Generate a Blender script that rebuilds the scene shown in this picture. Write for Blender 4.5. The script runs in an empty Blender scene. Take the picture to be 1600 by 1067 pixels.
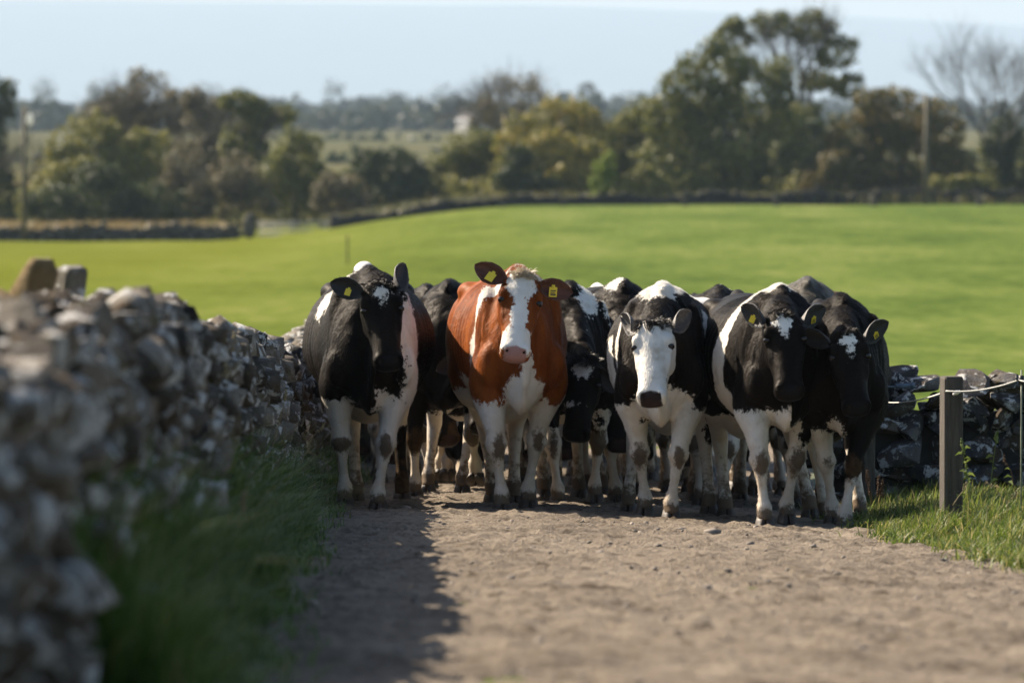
import bpy, bmesh, math, random
import numpy as np
from mathutils import Vector, Matrix, Euler

# ------------------------------------------------------------------ camera, sky, sun, exposure
SC = bpy.context.scene
COL = SC.collection
F = 8889.0            # focal length in photograph pixels (200 mm lens, 36 mm sensor, 1600 px)
HOR = 160.0           # horizon row of the photograph
PITCH = math.atan((533.5 - HOR) / F)
cam_d = bpy.data.cameras.new('camera'); cam = bpy.data.objects.new('camera', cam_d); COL.objects.link(cam)
cam_d.lens = 200; cam_d.sensor_width = 36; cam_d.clip_start = 0.5; cam_d.clip_end = 40000
cam.location = (0, 0, 0); cam.rotation_euler = (math.pi / 2 - PITCH, 0, 0)
cam_d.dof.use_dof = True; cam_d.dof.focus_distance = 33.6; cam_d.dof.aperture_fstop = 4.0
SC.camera = cam
SUN_EL = math.radians(38); SUN_PHI = math.radians(37)      # PHI: how far behind straight left
SUN_DIR = Vector((-math.cos(SUN_PHI) * math.cos(SUN_EL), math.sin(SUN_PHI) * math.cos(SUN_EL), math.sin(SUN_EL)))
W = bpy.data.worlds.new('World'); SC.world = W; W.use_nodes = True
wn = W.node_tree.nodes; sky = wn.new('ShaderNodeTexSky'); sky.sky_type = 'NISHITA'; sky.sun_disc = False
sky.sun_elevation = SUN_EL; sky.sun_rotation = math.radians(-53)
sky.air_density = 1.0; sky.dust_density = 1.6; sky.ozone_density = 1.0
W.node_tree.links.new(sky.outputs[0], wn['Background'].inputs[0]); wn['Background'].inputs[1].default_value = 0.065
sun_d = bpy.data.lights.new('sun', 'SUN'); sun = bpy.data.objects.new('sun', sun_d); COL.objects.link(sun)
sun_d.energy = 5.0; sun_d.angle = math.radians(0.53); sun_d.color = (1.0, 0.87, 0.70)
sun.rotation_euler = SUN_DIR.to_track_quat('Z', 'Y').to_euler(); sun.location = (-20, 10, 30)
SC.view_settings.view_transform = 'Standard'; SC.view_settings.look = 'None'; SC.view_settings.gamma = 1
SC.view_settings.exposure = 1.42; SC.view_settings.use_curve_mapping = False
SC.render.engine = 'CYCLES'; SC.cycles.use_denoising = True
SC.cycles.max_bounces = 6; SC.cycles.volume_bounces = 2; SC.cycles.transparent_max_bounces = 8

rng = np.random.default_rng(7)
random.seed(7)

# ------------------------------------------------------------------ numpy helpers
def _hash(ix, iy, iz, seed):
    h = (ix.astype(np.int64) * 374761393 + iy.astype(np.int64) * 668265263 + iz.astype(np.int64) * 2147483647 + seed * 974634777) & 0xffffffff
    h = ((h ^ (h >> 13)) * 1274126177) & 0xffffffff
    h = ((h ^ (h >> 16)) * 2246822519) & 0xffffffff
    return ((h ^ (h >> 15)) & 0xffff) / 65535.0

def vnoise(p, seed=0):
    p = np.asarray(p, float)
    i = np.floor(p).astype(np.int64); f = p - i; f = f * f * (3 - 2 * f)
    r = 0
    for dx in (0, 1):
        for dy in (0, 1):
            for dz in (0, 1):
                w = (f[:, 0] if dx else 1 - f[:, 0]) * (f[:, 1] if dy else 1 - f[:, 1]) * (f[:, 2] if dz else 1 - f[:, 2])
                r = r + w * _hash(i[:, 0] + dx, i[:, 1] + dy, i[:, 2] + dz, seed)
    return r * 2 - 1

def fbm(p, seed=0, octv=4, gain=.5):
    p = np.asarray(p, float); a = 1; s = 0; n = 0
    for o in range(octv):
        s = s + a * vnoise(p * (2.03 ** o) + o * 17.3, seed + o); n += a; a *= gain
    return s / n

def sstep(a, b, x):
    t = np.clip((np.asarray(x, float) - a) / (b - a), 0, 1); return t * t * (3 - 2 * t)

def mesh_np(name, verts, faces, smooth=True):
    """faces: (M,k) array or list of arrays with equal k each"""
    me = bpy.data.meshes.new(name)
    verts = np.asarray(verts, np.float32)
    fl = faces if isinstance(faces, list) else [faces]
    fl = [np.asarray(f, np.int32) for f in fl if len(f)]
    me.vertices.add(len(verts)); me.vertices.foreach_set('co', verts.ravel())
    tot = np.concatenate([np.full(len(f), f.shape[1], np.int32) for f in fl])
    idx = np.concatenate([f.ravel() for f in fl])
    me.loops.add(len(idx)); me.loops.foreach_set('vertex_index', idx)
    me.polygons.add(len(tot))
    st = np.concatenate([[0], np.cumsum(tot)[:-1]]).astype(np.int32)
    me.polygons.foreach_set('loop_start', st)
    me.polygons.foreach_set('use_smooth', np.full(len(tot), smooth, bool))
    me.update(calc_edges=True); me.validate()
    return me

def link(name, me, mat=None, parent=None, loc=None, kind=None, label=None, category=None, group=None):
    o = bpy.data.objects.new(name, me); COL.objects.link(o)
    if mat is not None and me is not None and len(me.materials) == 0:
        for m in (mat if isinstance(mat, (list, tuple)) else [mat]): me.materials.append(m)
    if parent is not None: o.parent = parent
    if loc is not None: o.location = loc
    if kind: o['kind'] = kind
    if label: o['label'] = label
    if category: o['category'] = category
    if group: o['group'] = group
    return o

def thing(name, loc, label, category, group=None):
    return link(name, None, None, None, loc, None, label, category, group)

class MB:
    """collects vertices and faces (quads and tris)"""
    def __init__(s): s.v = []; s.q = []; s.t = []; s.n = 0
    def add(s, v, q=None, t=None):
        v = np.asarray(v, float).reshape(-1, 3)
        if q is not None and len(q): s.q.append(np.asarray(q, np.int64) + s.n)
        if t is not None and len(t): s.t.append(np.asarray(t, np.int64) + s.n)
        s.v.append(v); s.n += len(v)
    def mesh(s, name, smooth=True):
        f = []
        if s.q: f.append(np.concatenate(s.q))
        if s.t: f.append(np.concatenate(s.t))
        return mesh_np(name, np.concatenate(s.v), f, smooth)
    def box(s, c, h, rot=None):
        c = np.array(c, float); h = np.array(h, float)
        v = np.array([[x, y, z] for x in (-1, 1) for y in (-1, 1) for z in (-1, 1)], float) * h
        if rot is not None: v = v @ np.array(rot).T
        s.add(v + c, [[0, 1, 3, 2], [4, 6, 7, 5], [0, 4, 5, 1], [2, 3, 7, 6], [0, 2, 6, 4], [1, 5, 7, 3]])
    def tube(s, pts, rad, n=6, ry=None, ref=(1, 0, 0), cap=True, exps=2.0):
        pts = np.asarray(pts, float); rad = np.broadcast_to(np.asarray(rad, float), (len(pts),)); ry = rad if ry is None else np.asarray(ry, float)
        T = np.gradient(pts, axis=0); T /= np.linalg.norm(T, axis=1)[:, None] + 1e-12
        ref = np.array(ref, float); U = ref - (T @ ref)[:, None] * T
        bad = np.linalg.norm(U, axis=1) < .05
        if bad.any():
            r2 = np.array((0, 0, 1.) if abs(ref[2]) < .9 else (0, 1., 0)); U[bad] = r2 - (T[bad] @ r2)[:, None] * T[bad]
        U /= np.linalg.norm(U, axis=1)[:, None]; V = np.cross(T, U)
        a = np.arange(n) / n * 2 * np.pi; ca, sa = np.cos(a), np.sin(a)
        e = 2.0 / exps
        ca = np.sign(ca) * abs(ca) ** e; sa = np.sign(sa) * abs(sa) ** e
        v = pts[:, None] + U[:, None] * (rad[:, None] * ca)[..., None] + V[:, None] * (ry[:, None] * sa)[..., None]
        m = len(pts); q = []
        i = np.arange(m - 1)[:, None] * n; j = np.arange(n)[None]; j2 = (j + 1) % n
        q = np.stack([i + j, i + j2, i + n + j2, i + n + j], -1).reshape(-1, 4)
        v = v.reshape(-1, 3); t = []
        if cap:
            v = np.concatenate([v, pts[:1], pts[-1:]]); c0, c1 = m * n, m * n + 1
            t = [[c0, (k + 1) % n, k] for k in range(n)] + [[c1, (m - 1) * n + k, (m - 1) * n + (k + 1) % n] for k in range(n)]
        s.add(v, q, t)
    def rings(s, R):
        """R: (m,n,3) rings, capped"""
        R = np.asarray(R, float); m, n = R.shape[:2]
        i = np.arange(m - 1)[:, None] * n; j = np.arange(n)[None]; j2 = (j + 1) % n
        q = np.stack([i + j, i + j2, i + n + j2, i + n + j], -1).reshape(-1, 4)
        v = np.concatenate([R.reshape(-1, 3), R[0].mean(0)[None], R[-1].mean(0)[None]]); c0, c1 = m * n, m * n + 1
        t = [[c0, (k + 1) % n, k] for k in range(n)] + [[c1, (m - 1) * n + k, (m - 1) * n + (k + 1) % n] for k in range(n)]
        s.add(v, q, t)
    def ell(s, c, r, nu=16, nv=10, rot=None):
        th = np.linspace(0, np.pi, nv + 1)[1:-1]; a = np.arange(nu) / nu * 2 * np.pi
        R = np.stack([np.sin(th)[:, None] * np.cos(a), np.sin(th)[:, None] * np.sin(a), np.broadcast_to(np.cos(th)[:, None], (len(th), nu))], -1) * np.array(r, float)
        top = np.array([0, 0, r[2]], float); bot = -top
        v = np.concatenate([R.reshape(-1, 3), [top, bot]])
        if rot is not None: v = v @ np.array(rot).T
        m, n = len(th), nu
        i = np.arange(m - 1)[:, None] * n; j = np.arange(n)[None]; j2 = (j + 1) % n
        q = np.stack([i + j, i + n + j, i + n + j2, i + j2], -1).reshape(-1, 4)
        t = [[m * n, k, (k + 1) % n] for k in range(n)] + [[m * n + 1, (m - 1) * n + (k + 1) % n, (m - 1) * n + k] for k in range(n)]
        s.add(v + np.array(c, float), q, t)

def spline(P, m):
    """Catmull-Rom resample of control rows P to m rows"""
    P = np.asarray(P, float); n = len(P); t = np.linspace(0, n - 1, m); i = np.clip(t.astype(int), 0, n - 2); f = (t - i)[:, None]
    E = np.concatenate([2 * P[:1] - P[1:2], P, 2 * P[-1:] - P[-2:-1]])
    p0, p1, p2, p3 = E[i], E[i + 1], E[i + 2], E[i + 3]
    return .5 * (2 * p1 + (p2 - p0) * f + (2 * p0 - 5 * p1 + 4 * p2 - p3) * f ** 2 + (3 * p1 - p0 - 3 * p2 + p3) * f ** 3)

# ------------------------------------------------------------------ material helpers
def new_mat(name):
    m = bpy.data.materials.new(name); m.use_nodes = True
    nt = m.node_tree; b = nt.nodes['Principled BSDF']; return m, nt, b
def N(nt, typ, **kw):
    n = nt.nodes.new(typ)
    for k, v in kw.items():
        if k.startswith('i_'):
            key = k[2:]; key = int(key) if key.isdigit() else key.replace('_', ' ')
            n.inputs[key].default_value = v
        else: setattr(n, k, v)
    return n
def noise(nt, vec, scale, detail=4, rough=.55, dist=0):
    n = N(nt, 'ShaderNodeTexNoise'); n.inputs['Scale'].default_value = scale; n.inputs['Detail'].default_value = detail
    n.inputs['Roughness'].default_value = rough; n.inputs['Distortion'].default_value = dist
    if vec is not None: nt.links.new(vec, n.inputs['Vector'])
    return n.outputs['Fac']
def ramp(nt, fac, stops, interp='LINEAR'):
    r = N(nt, 'ShaderNodeValToRGB'); cr = r.color_ramp; cr.interpolation = interp
    while len(cr.elements) > 1: cr.elements.remove(cr.elements[-1])
    cr.elements[0].position = stops[0][0]; cr.elements[0].color = (*stops[0][1], 1)
    for p, c in stops[1:]:
        e = cr.elements.new(p); e.color = (*c, 1)
    nt.links.new(fac, r.inputs[0]); return r.outputs[0]
def mapr(nt, x, a, b, c=0, d=1):
    m = N(nt, 'ShaderNodeMapRange'); m.inputs[1].default_value = a; m.inputs[2].default_value = b; m.inputs[3].default_value = c; m.inputs[4].default_value = d
    nt.links.new(x, m.inputs[0]); return m.outputs[0]
def mix(nt, fac, a, b, mode='MIX'):
    m = N(nt, 'ShaderNodeMix', data_type='RGBA', blend_type=mode)
    for sock, val in ((m.inputs[0], fac), (m.inputs[6], a), (m.inputs[7], b)):
        if isinstance(val, bpy.types.NodeSocket): nt.links.new(val, sock)
        elif isinstance(val, (tuple, list)): sock.default_value = (*val, 1) if len(val) == 3 else val
        else: sock.default_value = val
    return m.outputs[2]
def math_(nt, op, a, b=None):
    m = N(nt, 'ShaderNodeMath', operation=op)
    for i, val in enumerate((a, b)):
        if val is None: continue
        if isinstance(val, bpy.types.NodeSocket): nt.links.new(val, m.inputs[i])
        else: m.inputs[i].default_value = val
    return m.outputs[0]
def bump(nt, b, h, strength, dist=.01):
    n = N(nt, 'ShaderNodeBump'); n.inputs['Strength'].default_value = strength; n.inputs['Distance'].default_value = dist
    nt.links.new(h, n.inputs['Height']); nt.links.new(n.outputs[0], b.inputs['Normal'])
def attr(nt, name):
    return N(nt, 'ShaderNodeAttribute', attribute_name=name).outputs['Fac']
def objco(nt): return N(nt, 'ShaderNodeTexCoord').outputs['Object']
def geopos(nt): return N(nt, 'ShaderNodeNewGeometry').outputs['Position']
def island(nt): return N(nt, 'ShaderNodeNewGeometry').outputs['Random Per Island']

def simple_mat(name, col, rough=.8, var=.3, scale=20, bmp=.3, dist=.01, metal=0):
    m, nt, b = new_mat(name); co = objco(nt)
    n = noise(nt, co, scale, 5); d = tuple(c * (1 - var) for c in col); l = tuple(min(1, c * (1 + var)) for c in col)
    nt.links.new(ramp(nt, n, [(.3, d), (.7, l)]), b.inputs['Base Color']); b.inputs['Roughness'].default_value = rough; b.inputs['Metallic'].default_value = metal
    if bmp: bump(nt, b, n, bmp, dist)
    return m

# ------------------------------------------------------------------ the lie of the land
_cp = np.array([(-20, -.18), (0, .8), (10, 1.29), (20, 1.78), (36, 2.555), (43, 2.85), (52, 3.02), (62, 3.2), (80, 3.72), (100, 4.2), (150, 5.0), (200, 5.6), (300, 6.55),
                (400, 7.3), (450, 7.6), (600, 8.2), (1000, 8.5), (3000, 10), (6000, 20), (20000, 30)], float)
_xs = np.arange(-20, 700, .5); _ys = np.interp(_xs, _cp[:, 0], _cp[:, 1])
_k = np.ones(9) / 9; _yp = np.convolve(np.pad(_ys, 4, mode='reflect', reflect_type='odd'), _k, 'valid')
def gz(X, d):
    """height of the ground (camera height = 0)"""
    X = np.asarray(X, float); d = np.asarray(d, float)
    base = np.where(d < 690, np.interp(d, _xs, _yp), np.interp(d, _cp[:, 0], _cp[:, 1]))
    near = np.clip(1 - d / 60, 0, 1)
    dep = base + .035 * np.clip(X - .1, 0, 2.2) * sstep(70, 40, d)
    dep = dep + 2.4 * sstep(2, -22, X * 400 / np.clip(d, 250, 480)) * sstep(120, 400, d) * sstep(900, 450, d)
    return -dep
def px(x, y, d):
    """a point of the photograph at distance d"""
    return np.array([(x - 800) / F * d, d, -(y - HOR) / F * d])
def gnd(x, d):
    X = (x - 800) / F * d; return np.array([X, d, float(gz(X, d))])
# ------------------------------------------------------------------ ground, lane, hills, air
def ground_mat():
    m, nt, b = new_mat('pasture_grass'); co = geopos(nt)
    sep = N(nt, 'ShaderNodeSeparateXYZ'); nt.links.new(co, sep.inputs[0])
    mp = N(nt, 'ShaderNodeMapping'); mp.inputs['Scale'].default_value = (1, .22, 1); nt.links.new(co, mp.inputs[0])
    n1 = noise(nt, mp.outputs[0], .13, 6, .65); n2 = noise(nt, mp.outputs[0], 1.6, 6, .75); n3 = noise(nt, co, .02, 3, .5)
    f = math_(nt, 'ADD', math_(nt, 'MULTIPLY', n1, .5), math_(nt, 'MULTIPLY', n2, .5))
    g = ramp(nt, f, [(.37, (.038, .062, .016)), (.46, (.068, .100, .024)), (.53, (.095, .128, .032)), (.63, (.158, .168, .058))])
    # far side of the boundary walls: duller rough land, pale stubble farther out
    far = ramp(nt, n3, [(.35, (.035, .045, .016)), (.5, (.07, .07, .028)), (.65, (.12, .10, .05))])
    farf = mapr(nt, sep.outputs[1], 432, 445)
    lf_ = mapr(nt, sep.outputs[0], 4, -18); g = mix(nt, math_(nt, 'MULTIPLY', lf_, .6), g, (0.1254, 0.1287, 0.0119))
    c = mix(nt, farf, g, far)
    pale = mapr(nt, sep.outputs[1], 700, 780); c = mix(nt, math_(nt, 'MULTIPLY', pale, .6), c, (.09, .09, .055))
    nt.links.new(c, b.inputs['Base Color']); b.inputs['Roughness'].default_value = 1
    b.inputs['Specular IOR Level'].default_value = 0
    bump(nt, b, n2, .6, .12); return m
xs = np.unique(np.concatenate([np.arange(-12, 12.01, .4), np.arange(-60, 60.1, 3), np.sign(np.linspace(-1, 1, 61)) * np.abs(np.linspace(-1, 1, 61)) ** 2.6 * 9200]))
ds = np.unique(np.concatenate([np.arange(-12, 60, .5), np.arange(60, 480, 4), 480 * 1.06 ** np.arange(0, 66)]))
GX, GD = np.meshgrid(xs, ds); Z = gz(GX, GD)
Z = Z + .10 * fbm(np.stack([GX.ravel() * .09, GD.ravel() * .035, 0 * GX.ravel()], -1), 3, 4).reshape(Z.shape) * sstep(45, 120, GD) * sstep(600, 400, GD) * 2
def grid_faces(nr, nc):
    i = np.arange(nr - 1)[:, None] * nc; j = np.arange(nc - 1)[None]
    return np.stack([i + j, i + j + 1, i + nc + j + 1, i + nc + j], -1).reshape(-1, 4)
me = mesh_np('field', np.stack([GX, GD, Z], -1).reshape(-1, 3), grid_faces(len(ds), len(xs)))
link('field', me, ground_mat(), kind='structure')

# the stony farm lane
def wall_x(d): return np.interp(d, [10, 12.5, 17, 25, 30, 36, 42, 50], [-1.06, -1.08, -1.14, -1.28, -1.37, -1.46, -1.50, -1.50])
def verge_l(d): return np.interp(d, [10, 15, 20, 28, 36, 50], [-.68, -.76, -.92, -1.10, -1.20, -1.33])
def verge_r(d): return np.interp(d, [10, 20, 25, 29, 31, 36, 50], [3.1, 2.78, 2.46, 2.17, 2.04, 2.06, 2.4])
ld = np.concatenate([np.arange(9, 13.5, .12), np.arange(13.5, 40, .024), np.arange(40, 62, .3)]); lu = np.linspace(0, 1, 140)
LD, LU = np.meshgrid(ld, lu, indexing='ij')
xl, xr = verge_l(LD) - .30, verge_r(LD) + .30
LX = xl + (xr - xl) * LU; q = np.stack([LX.ravel(), LD.ravel(), 0 * LX.ravel()], -1)
clod = fbm(q * (7, 6, 1), 21, 3); clod2 = fbm(q * (19, 17, 1), 25, 2); big = fbm(q * (1.3, .8, 1), 29, 3)
rel = .022 * np.maximum(clod, -.25) + .032 * np.maximum(clod2 - .04, 0) + .020 * big - .02 * np.maximum(fbm(q * (4.2, 3.4, 1), 61, 2) - .25, 0)
rel = rel.reshape(LX.shape); edge = np.minimum(LU, 1 - LU) * (xr - xl)
LZ = gz(LX, LD) + .012 + rel - .05 * sstep(.22, .05, edge)
m, nt, b = new_mat('lane_dirt'); co = geopos(nt)
n1 = noise(nt, co, 5, 6, .65); n2 = noise(nt, co, 38, 5, .65); n3 = noise(nt, co, 1.1, 4, .5); n4 = noise(nt, co, 120, 3, .6)
f = math_(nt, 'ADD', math_(nt, 'ADD', math_(nt, 'MULTIPLY', n1, .4), math_(nt, 'MULTIPLY', n2, .3)), math_(nt, 'MULTIPLY', n3, .3))
c = ramp(nt, f, [(.38, (0.0874, 0.0691, 0.0515)), (.47, (0.1921, 0.1548, 0.1175)), (.56, (0.2737, 0.2239, 0.1726)), (.70, (0.3726, 0.3157, 0.2464))])
c = mix(nt, mapr(nt, n4, .35, .75, 0, .35), c, (0.3537, 0.3084, 0.2516))
c = mix(nt, mapr(nt, noise(nt, co, 9, 3, .5), .58, .66, 0, .65), c, (0.0699, 0.0512, 0.0352))
b.inputs['Specular IOR Level'].default_value = .08; nt.links.new(c, b.inputs['Base Color']); b.inputs['Roughness'].default_value = .9
bump(nt, b, math_(nt, 'ADD', n2, math_(nt, 'MULTIPLY', n4, .6)), 1.0, .035)
LANE = m
link('lane', mesh_np('lane', np.stack([LX, LD, LZ], -1).reshape(-1, 3), grid_faces(len(ld), len(lu))), LANE, kind='structure')
def lane_z(X, d): return float(gz(X, d)) + .012

# banks of the verges
def bank(name, side, d0, d1):
    dd = np.arange(d0, d1, .15); uu = np.linspace(0, 1, 16); DD, UU = np.meshgrid(dd, uu, indexing='ij')
    if side < 0: a = verge_l(DD) + .02; bb = wall_x(DD) - .45
    else: a = verge_r(DD) - .02; bb = a + 5.5
    wob = .07 * fbm(np.stack([DD.ravel() * 2.2, 0 * DD.ravel(), 0 * DD.ravel()], -1), 40 + side, 3).reshape(DD.shape) * (1 - UU)
    XX = a + (bb - a) * UU ** (1 if side < 0 else 1.6) + wob
    dist = abs(XX - a); h = bank_h(side, dist, DD)
    ZZ = gz(XX, DD) + h - .02 * (UU < .03)
    return mesh_np(name, np.stack([XX, DD, ZZ], -1).reshape(-1, 3), grid_faces(len(dd), len(uu)) if side > 0 else grid_faces(len(dd), len(uu))[:, ::-1])
def bank_h(side, dist, d):
    if side < 0: return .02 + .20 * sstep(0, .5, dist)
    return .02 + .075 * sstep(0, .7, dist)
m, nt, b = new_mat('verge_soil'); co = geopos(nt); n1 = noise(nt, co, 12, 5)
nt.links.new(ramp(nt, n1, [(.35, (.022, .03, .010)), (.65, (.05, .07, .018))]), b.inputs['Base Color']); b.inputs['Roughness'].default_value = .9; SOIL = m
link('grass_verge', bank('verge', -1, 9, 60), SOIL, kind='structure'); link('grass_verge', bank('verge', 1, 14, 46), SOIL, kind='structure')

# hills on the far side of the valley
hx = np.linspace(-9000, 9000, 160); hu = np.linspace(0, 1, 24); HX, HU = np.meshgrid(hx, hu)
top = np.interp(HX, [-9000, -4500, -2100, -1300, 130, 1150, 2100, 4600, 9000], [270, 370, 374, 366, 354, 316, 268, 215, 130]) + 3 * fbm(np.stack([HX.ravel() / 300, 0 * HX.ravel(), 0 * HX.ravel()], -1), 51, 4).reshape(HX.shape)
HZ = -35 + (top + 35) * np.sin(HU * np.pi / 2) ** 1.2; HD = 17500 + 3500 * HU
HZ += 2.5 * fbm(np.stack([HX.ravel() / 400, HD.ravel() / 400, 0 * HX.ravel()], -1), 55, 4).reshape(HX.shape) * np.sin(HU * np.pi)
Vh = np.stack([HX, HD, HZ], -1).reshape(-1, 3); back = Vh[-160:] + (0, 900, 0); back[:, 2] = -36
m, nt, b = new_mat('moorland'); n1 = noise(nt, geopos(nt), .006, 6, .6)
nt.links.new(ramp(nt, n1, [(.35, (.025, .035, .03)), (.65, (.05, .055, .04))]), b.inputs['Base Color']); b.inputs['Roughness'].default_value = .9
link('hills', mesh_np('hills', np.concatenate([Vh, back]), grid_faces(25, 160)), m, kind='structure')

HAZE_D = 0.72e-4
mb = MB(); mb.box((0, 11500, 175), (9500, 11600, 215)); hz = link('haze', mb.mesh('haze', False), None, kind='stuff')
m = bpy.data.materials.new('haze_air'); m.use_nodes = True; nt = m.node_tree; nt.nodes.remove(nt.nodes['Principled BSDF'])
pv = N(nt, 'ShaderNodeVolumePrincipled'); pv.inputs['Color'].default_value = (.56, .72, .92, 1); pv.inputs['Density'].default_value = HAZE_D; pv.inputs['Anisotropy'].default_value = 0.0
nt.links.new(pv.outputs[0], nt.nodes['Material Output'].inputs['Volume']); hz.data.materials.append(m)

# ------------------------------------------------------------------ dry stone walls
def stone_mat(name, dark, mid, pale, lichen):
    m, nt, b = new_mat(name); co = objco(nt); rnd = N(nt, 'ShaderNodeObjectInfo').outputs['Random']
    gp = geopos(nt); isl = island(nt); r = math_(nt, 'FRACT', math_(nt, 'ADD', rnd, isl))
    n1 = noise(nt, gp, 7, 6, .7); n2 = noise(nt, gp, 11, 6, .68, .5); n3 = noise(nt, gp, 60, 4, .7); n5 = noise(nt, gp, 4, 3, .5)
    f = math_(nt, 'ADD', math_(nt, 'MULTIPLY', n1, .65), math_(nt, 'MULTIPLY', r, .35))
    c = ramp(nt, f, [(.28, dark), (.5, mid), (.72, pale)])
    c = mix(nt, mapr(nt, n5, .50, .62, 0, .5), c, (.10, .062, .028))        # rusty brown staining
    lf = mapr(nt, math_(nt, 'ADD', n2, math_(nt, 'MULTIPLY', math_(nt, 'SUBTRACT', n1, .5), .55)), lichen, lichen + .035)
    c = mix(nt, math_(nt, 'MULTIPLY', lf, mapr(nt, n3, .3, .5, .55, 1)), c, (.56, .555, .54))
    my = mapr(nt, noise(nt, gp, 15, 4, .6), .62, .68, 0, .7); c = mix(nt, my, c, (.09, .085, .025))
    nt.links.new(c, b.inputs['Base Color']); b.inputs['Roughness'].default_value = .88
    b.inputs['Specular IOR Level'].default_value = .12
    bump(nt, b, math_(nt, 'ADD', n2, math_(nt, 'MULTIPLY', n3, .6)), 1.0, .04); return m
STONE_L = stone_mat('lichened_limestone', (.030, .027, .025), (.125, .108, .090), (.32, .285, .24), .548)
STONE_R = stone_mat('dark_wall_stone', (0.0325, 0.0325, 0.0358), (0.0846, 0.0814, 0.0846), (0.1953, 0.1872, 0.1791), .555)
COPE = stone_mat('pale_coping_stone', (0.0630, 0.0540, 0.0450), (0.1530, 0.1350, 0.1125), (0.2430, 0.2205, 0.1890), .60)
BROWN = stone_mat('brown_slab_stone', (0.0640, 0.0416, 0.0192), (0.1520, 0.1000, 0.0480), (0.2400, 0.1760, 0.0960), .66)
DARKW = simple_mat('wall_earth_core', (.022, .019, .016), .95, .5, 10, .5, .03)

def rock(sub, seed, sx, sy, sz, cuts=13, nz=.10, round_=.75):
    bm = bmesh.new(); bmesh.ops.create_icosphere(bm, subdivisions=sub, radius=1)
    v = np.array([x.co[:] for x in bm.verts]); f = np.array([[l.vert.index for l in x.loops] for x in bm.faces]); bm.free()
    r = np.random.default_rng(seed)
    v = np.sign(v) * np.abs(v) ** round_; v /= np.maximum(np.abs(v).max(1), 1e-6)[:, None] ** .35
    for c in range(cuts):
        n = r.normal(0, 1, 3); n /= np.linalg.norm(n); h = r.uniform(.5, .85); d = np.maximum(0, v @ n - h); v = v - d[:, None] * n * .95
    v = v + nz * fbm(v * 1.7, seed, 3)[:, None] * v + nz * .35 * fbm(v * 5, seed + 7, 2)[:, None] * v
    v = v / np.abs(v).max(0); return v * (sx, sy, sz), f
ROCKS = [rock(2, 100 + i, 1, 1, 1) for i in range(14)]
ROCK1 = [rock(1, 130 + i, 1, 1, 1, 5) for i in range(10)]
ROCK_ME = {}
def rock_me(i, mat):
    k = (i, mat.name)
    if k not in ROCK_ME:
        me = mesh_np('stone', ROCKS[i][0], ROCKS[i][1], True); me.set_sharp_from_angle(angle=math.radians(24)); me.materials.append(mat); ROCK_ME[k] = me
    return ROCK_ME[k]
def put_stone(name, i, mat, parent, c, h, rot):
    o = link(name, rock_me(i, mat), None, parent); o.location = tuple(c); o.scale = tuple(h); o.rotation_euler = rot; return o

def wall_h(d): return np.interp(d, [10, 12.5, 14, 16, 17, 17.6, 18.2, 19, 22, 27, 34, 42], [.76, .80, .84, .88, .91, .95, .99, 1.0, .98, .96, .93, .86])
WL = thing('dry_stone_wall', (-1.4, 20, float(gz(-1.4, 20))), 'long blurred dry stone wall along the shaded left side of the lane', 'stone wall', 'dry stone walls beside the lane')
O = np.array(WL.location); r = np.random.default_rng(11); recs = []
d = 10.0
for course in range(12):
    d = 10.0 + r.uniform(0, .2); zc = .05 + course * .112
    while d < 60:
        w = r.uniform(.12, .34); hh = r.uniform(.055, .105)
        H = wall_h(d); z = zc + r.normal(0, .018)
        if z < H - .04:
            X = wall_x(d) + .10 * (1 - z / 1.05) - .06 + r.normal(0, .034)
            recs.append((d + w / 2, X, z, (r.uniform(.10, .15), w / 2 * 1.08, hh), (r.normal(0, .22), r.normal(0, .15), r.normal(0, .12)), 'stone'))
        d += w * .97
# coping: ragged, mostly on-edge slabs along the top, two rows deep
for row in range(4):
    d = 10.0
    while d < 60:
        w = r.uniform(.10, .30); H = wall_h(d); X = wall_x(d) - .06 - row * .105 + r.normal(0, .015)
        up = r.uniform() < (.45 if row == 0 else .2)
        recs.append((d + w / 2, X, H + r.uniform(-.05, .02) + (.03 if up else 0), (r.uniform(.07, .12), w / 2 * 1.1, r.uniform(.075, .12) if up else r.uniform(.04, .075)), (r.normal(.05, .3 if up else .13), r.normal(0, .16), r.normal(0, .4)), 'coping_stone'))
        d += w * .92
recs.sort(key=lambda t: t[0])
indiv = [t for t in recs if t[0] > 12.2]; first = indiv[:298]; rest = [t for t in recs if t[0] <= 12.2] + indiv[298:]
for t in first:
    z = float(gz(t[1], t[0])) + t[2]
    put_stone(t[5], int(r.integers(14)), STONE_L, WL, np.array((t[1], t[0], z)) - O, t[3], t[4])
mb = MB()
for t in rest:
    v, f = ROCK1[int(r.integers(10))]; R = np.array(Euler(t[4]).to_matrix()); z = float(gz(t[1], t[0])) + t[2]
    mb.add((v * t[3]) @ R.T + np.array((t[1], t[0], z)) - O, t=f)
link('wall_stones', mb.mesh('wall_stones'), STONE_L, WL, kind='stuff')
dd = np.arange(9.5, 60.2, .5); R_ = []
for d_ in dd:
    X = float(wall_x(d_)); g = float(gz(X, d_)); H = float(wall_h(d_)); R_.append(np.array([(X - .03, d_, g - .2), (X - .13, d_, g + H - .07), (X - .52, d_, g + H - .07), (X - .62, d_, g - .2)]) - O)
mb = MB(); mb.rings(R_); link('wall_core', mb.mesh('wall_core'), DARKW, WL)
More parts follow.
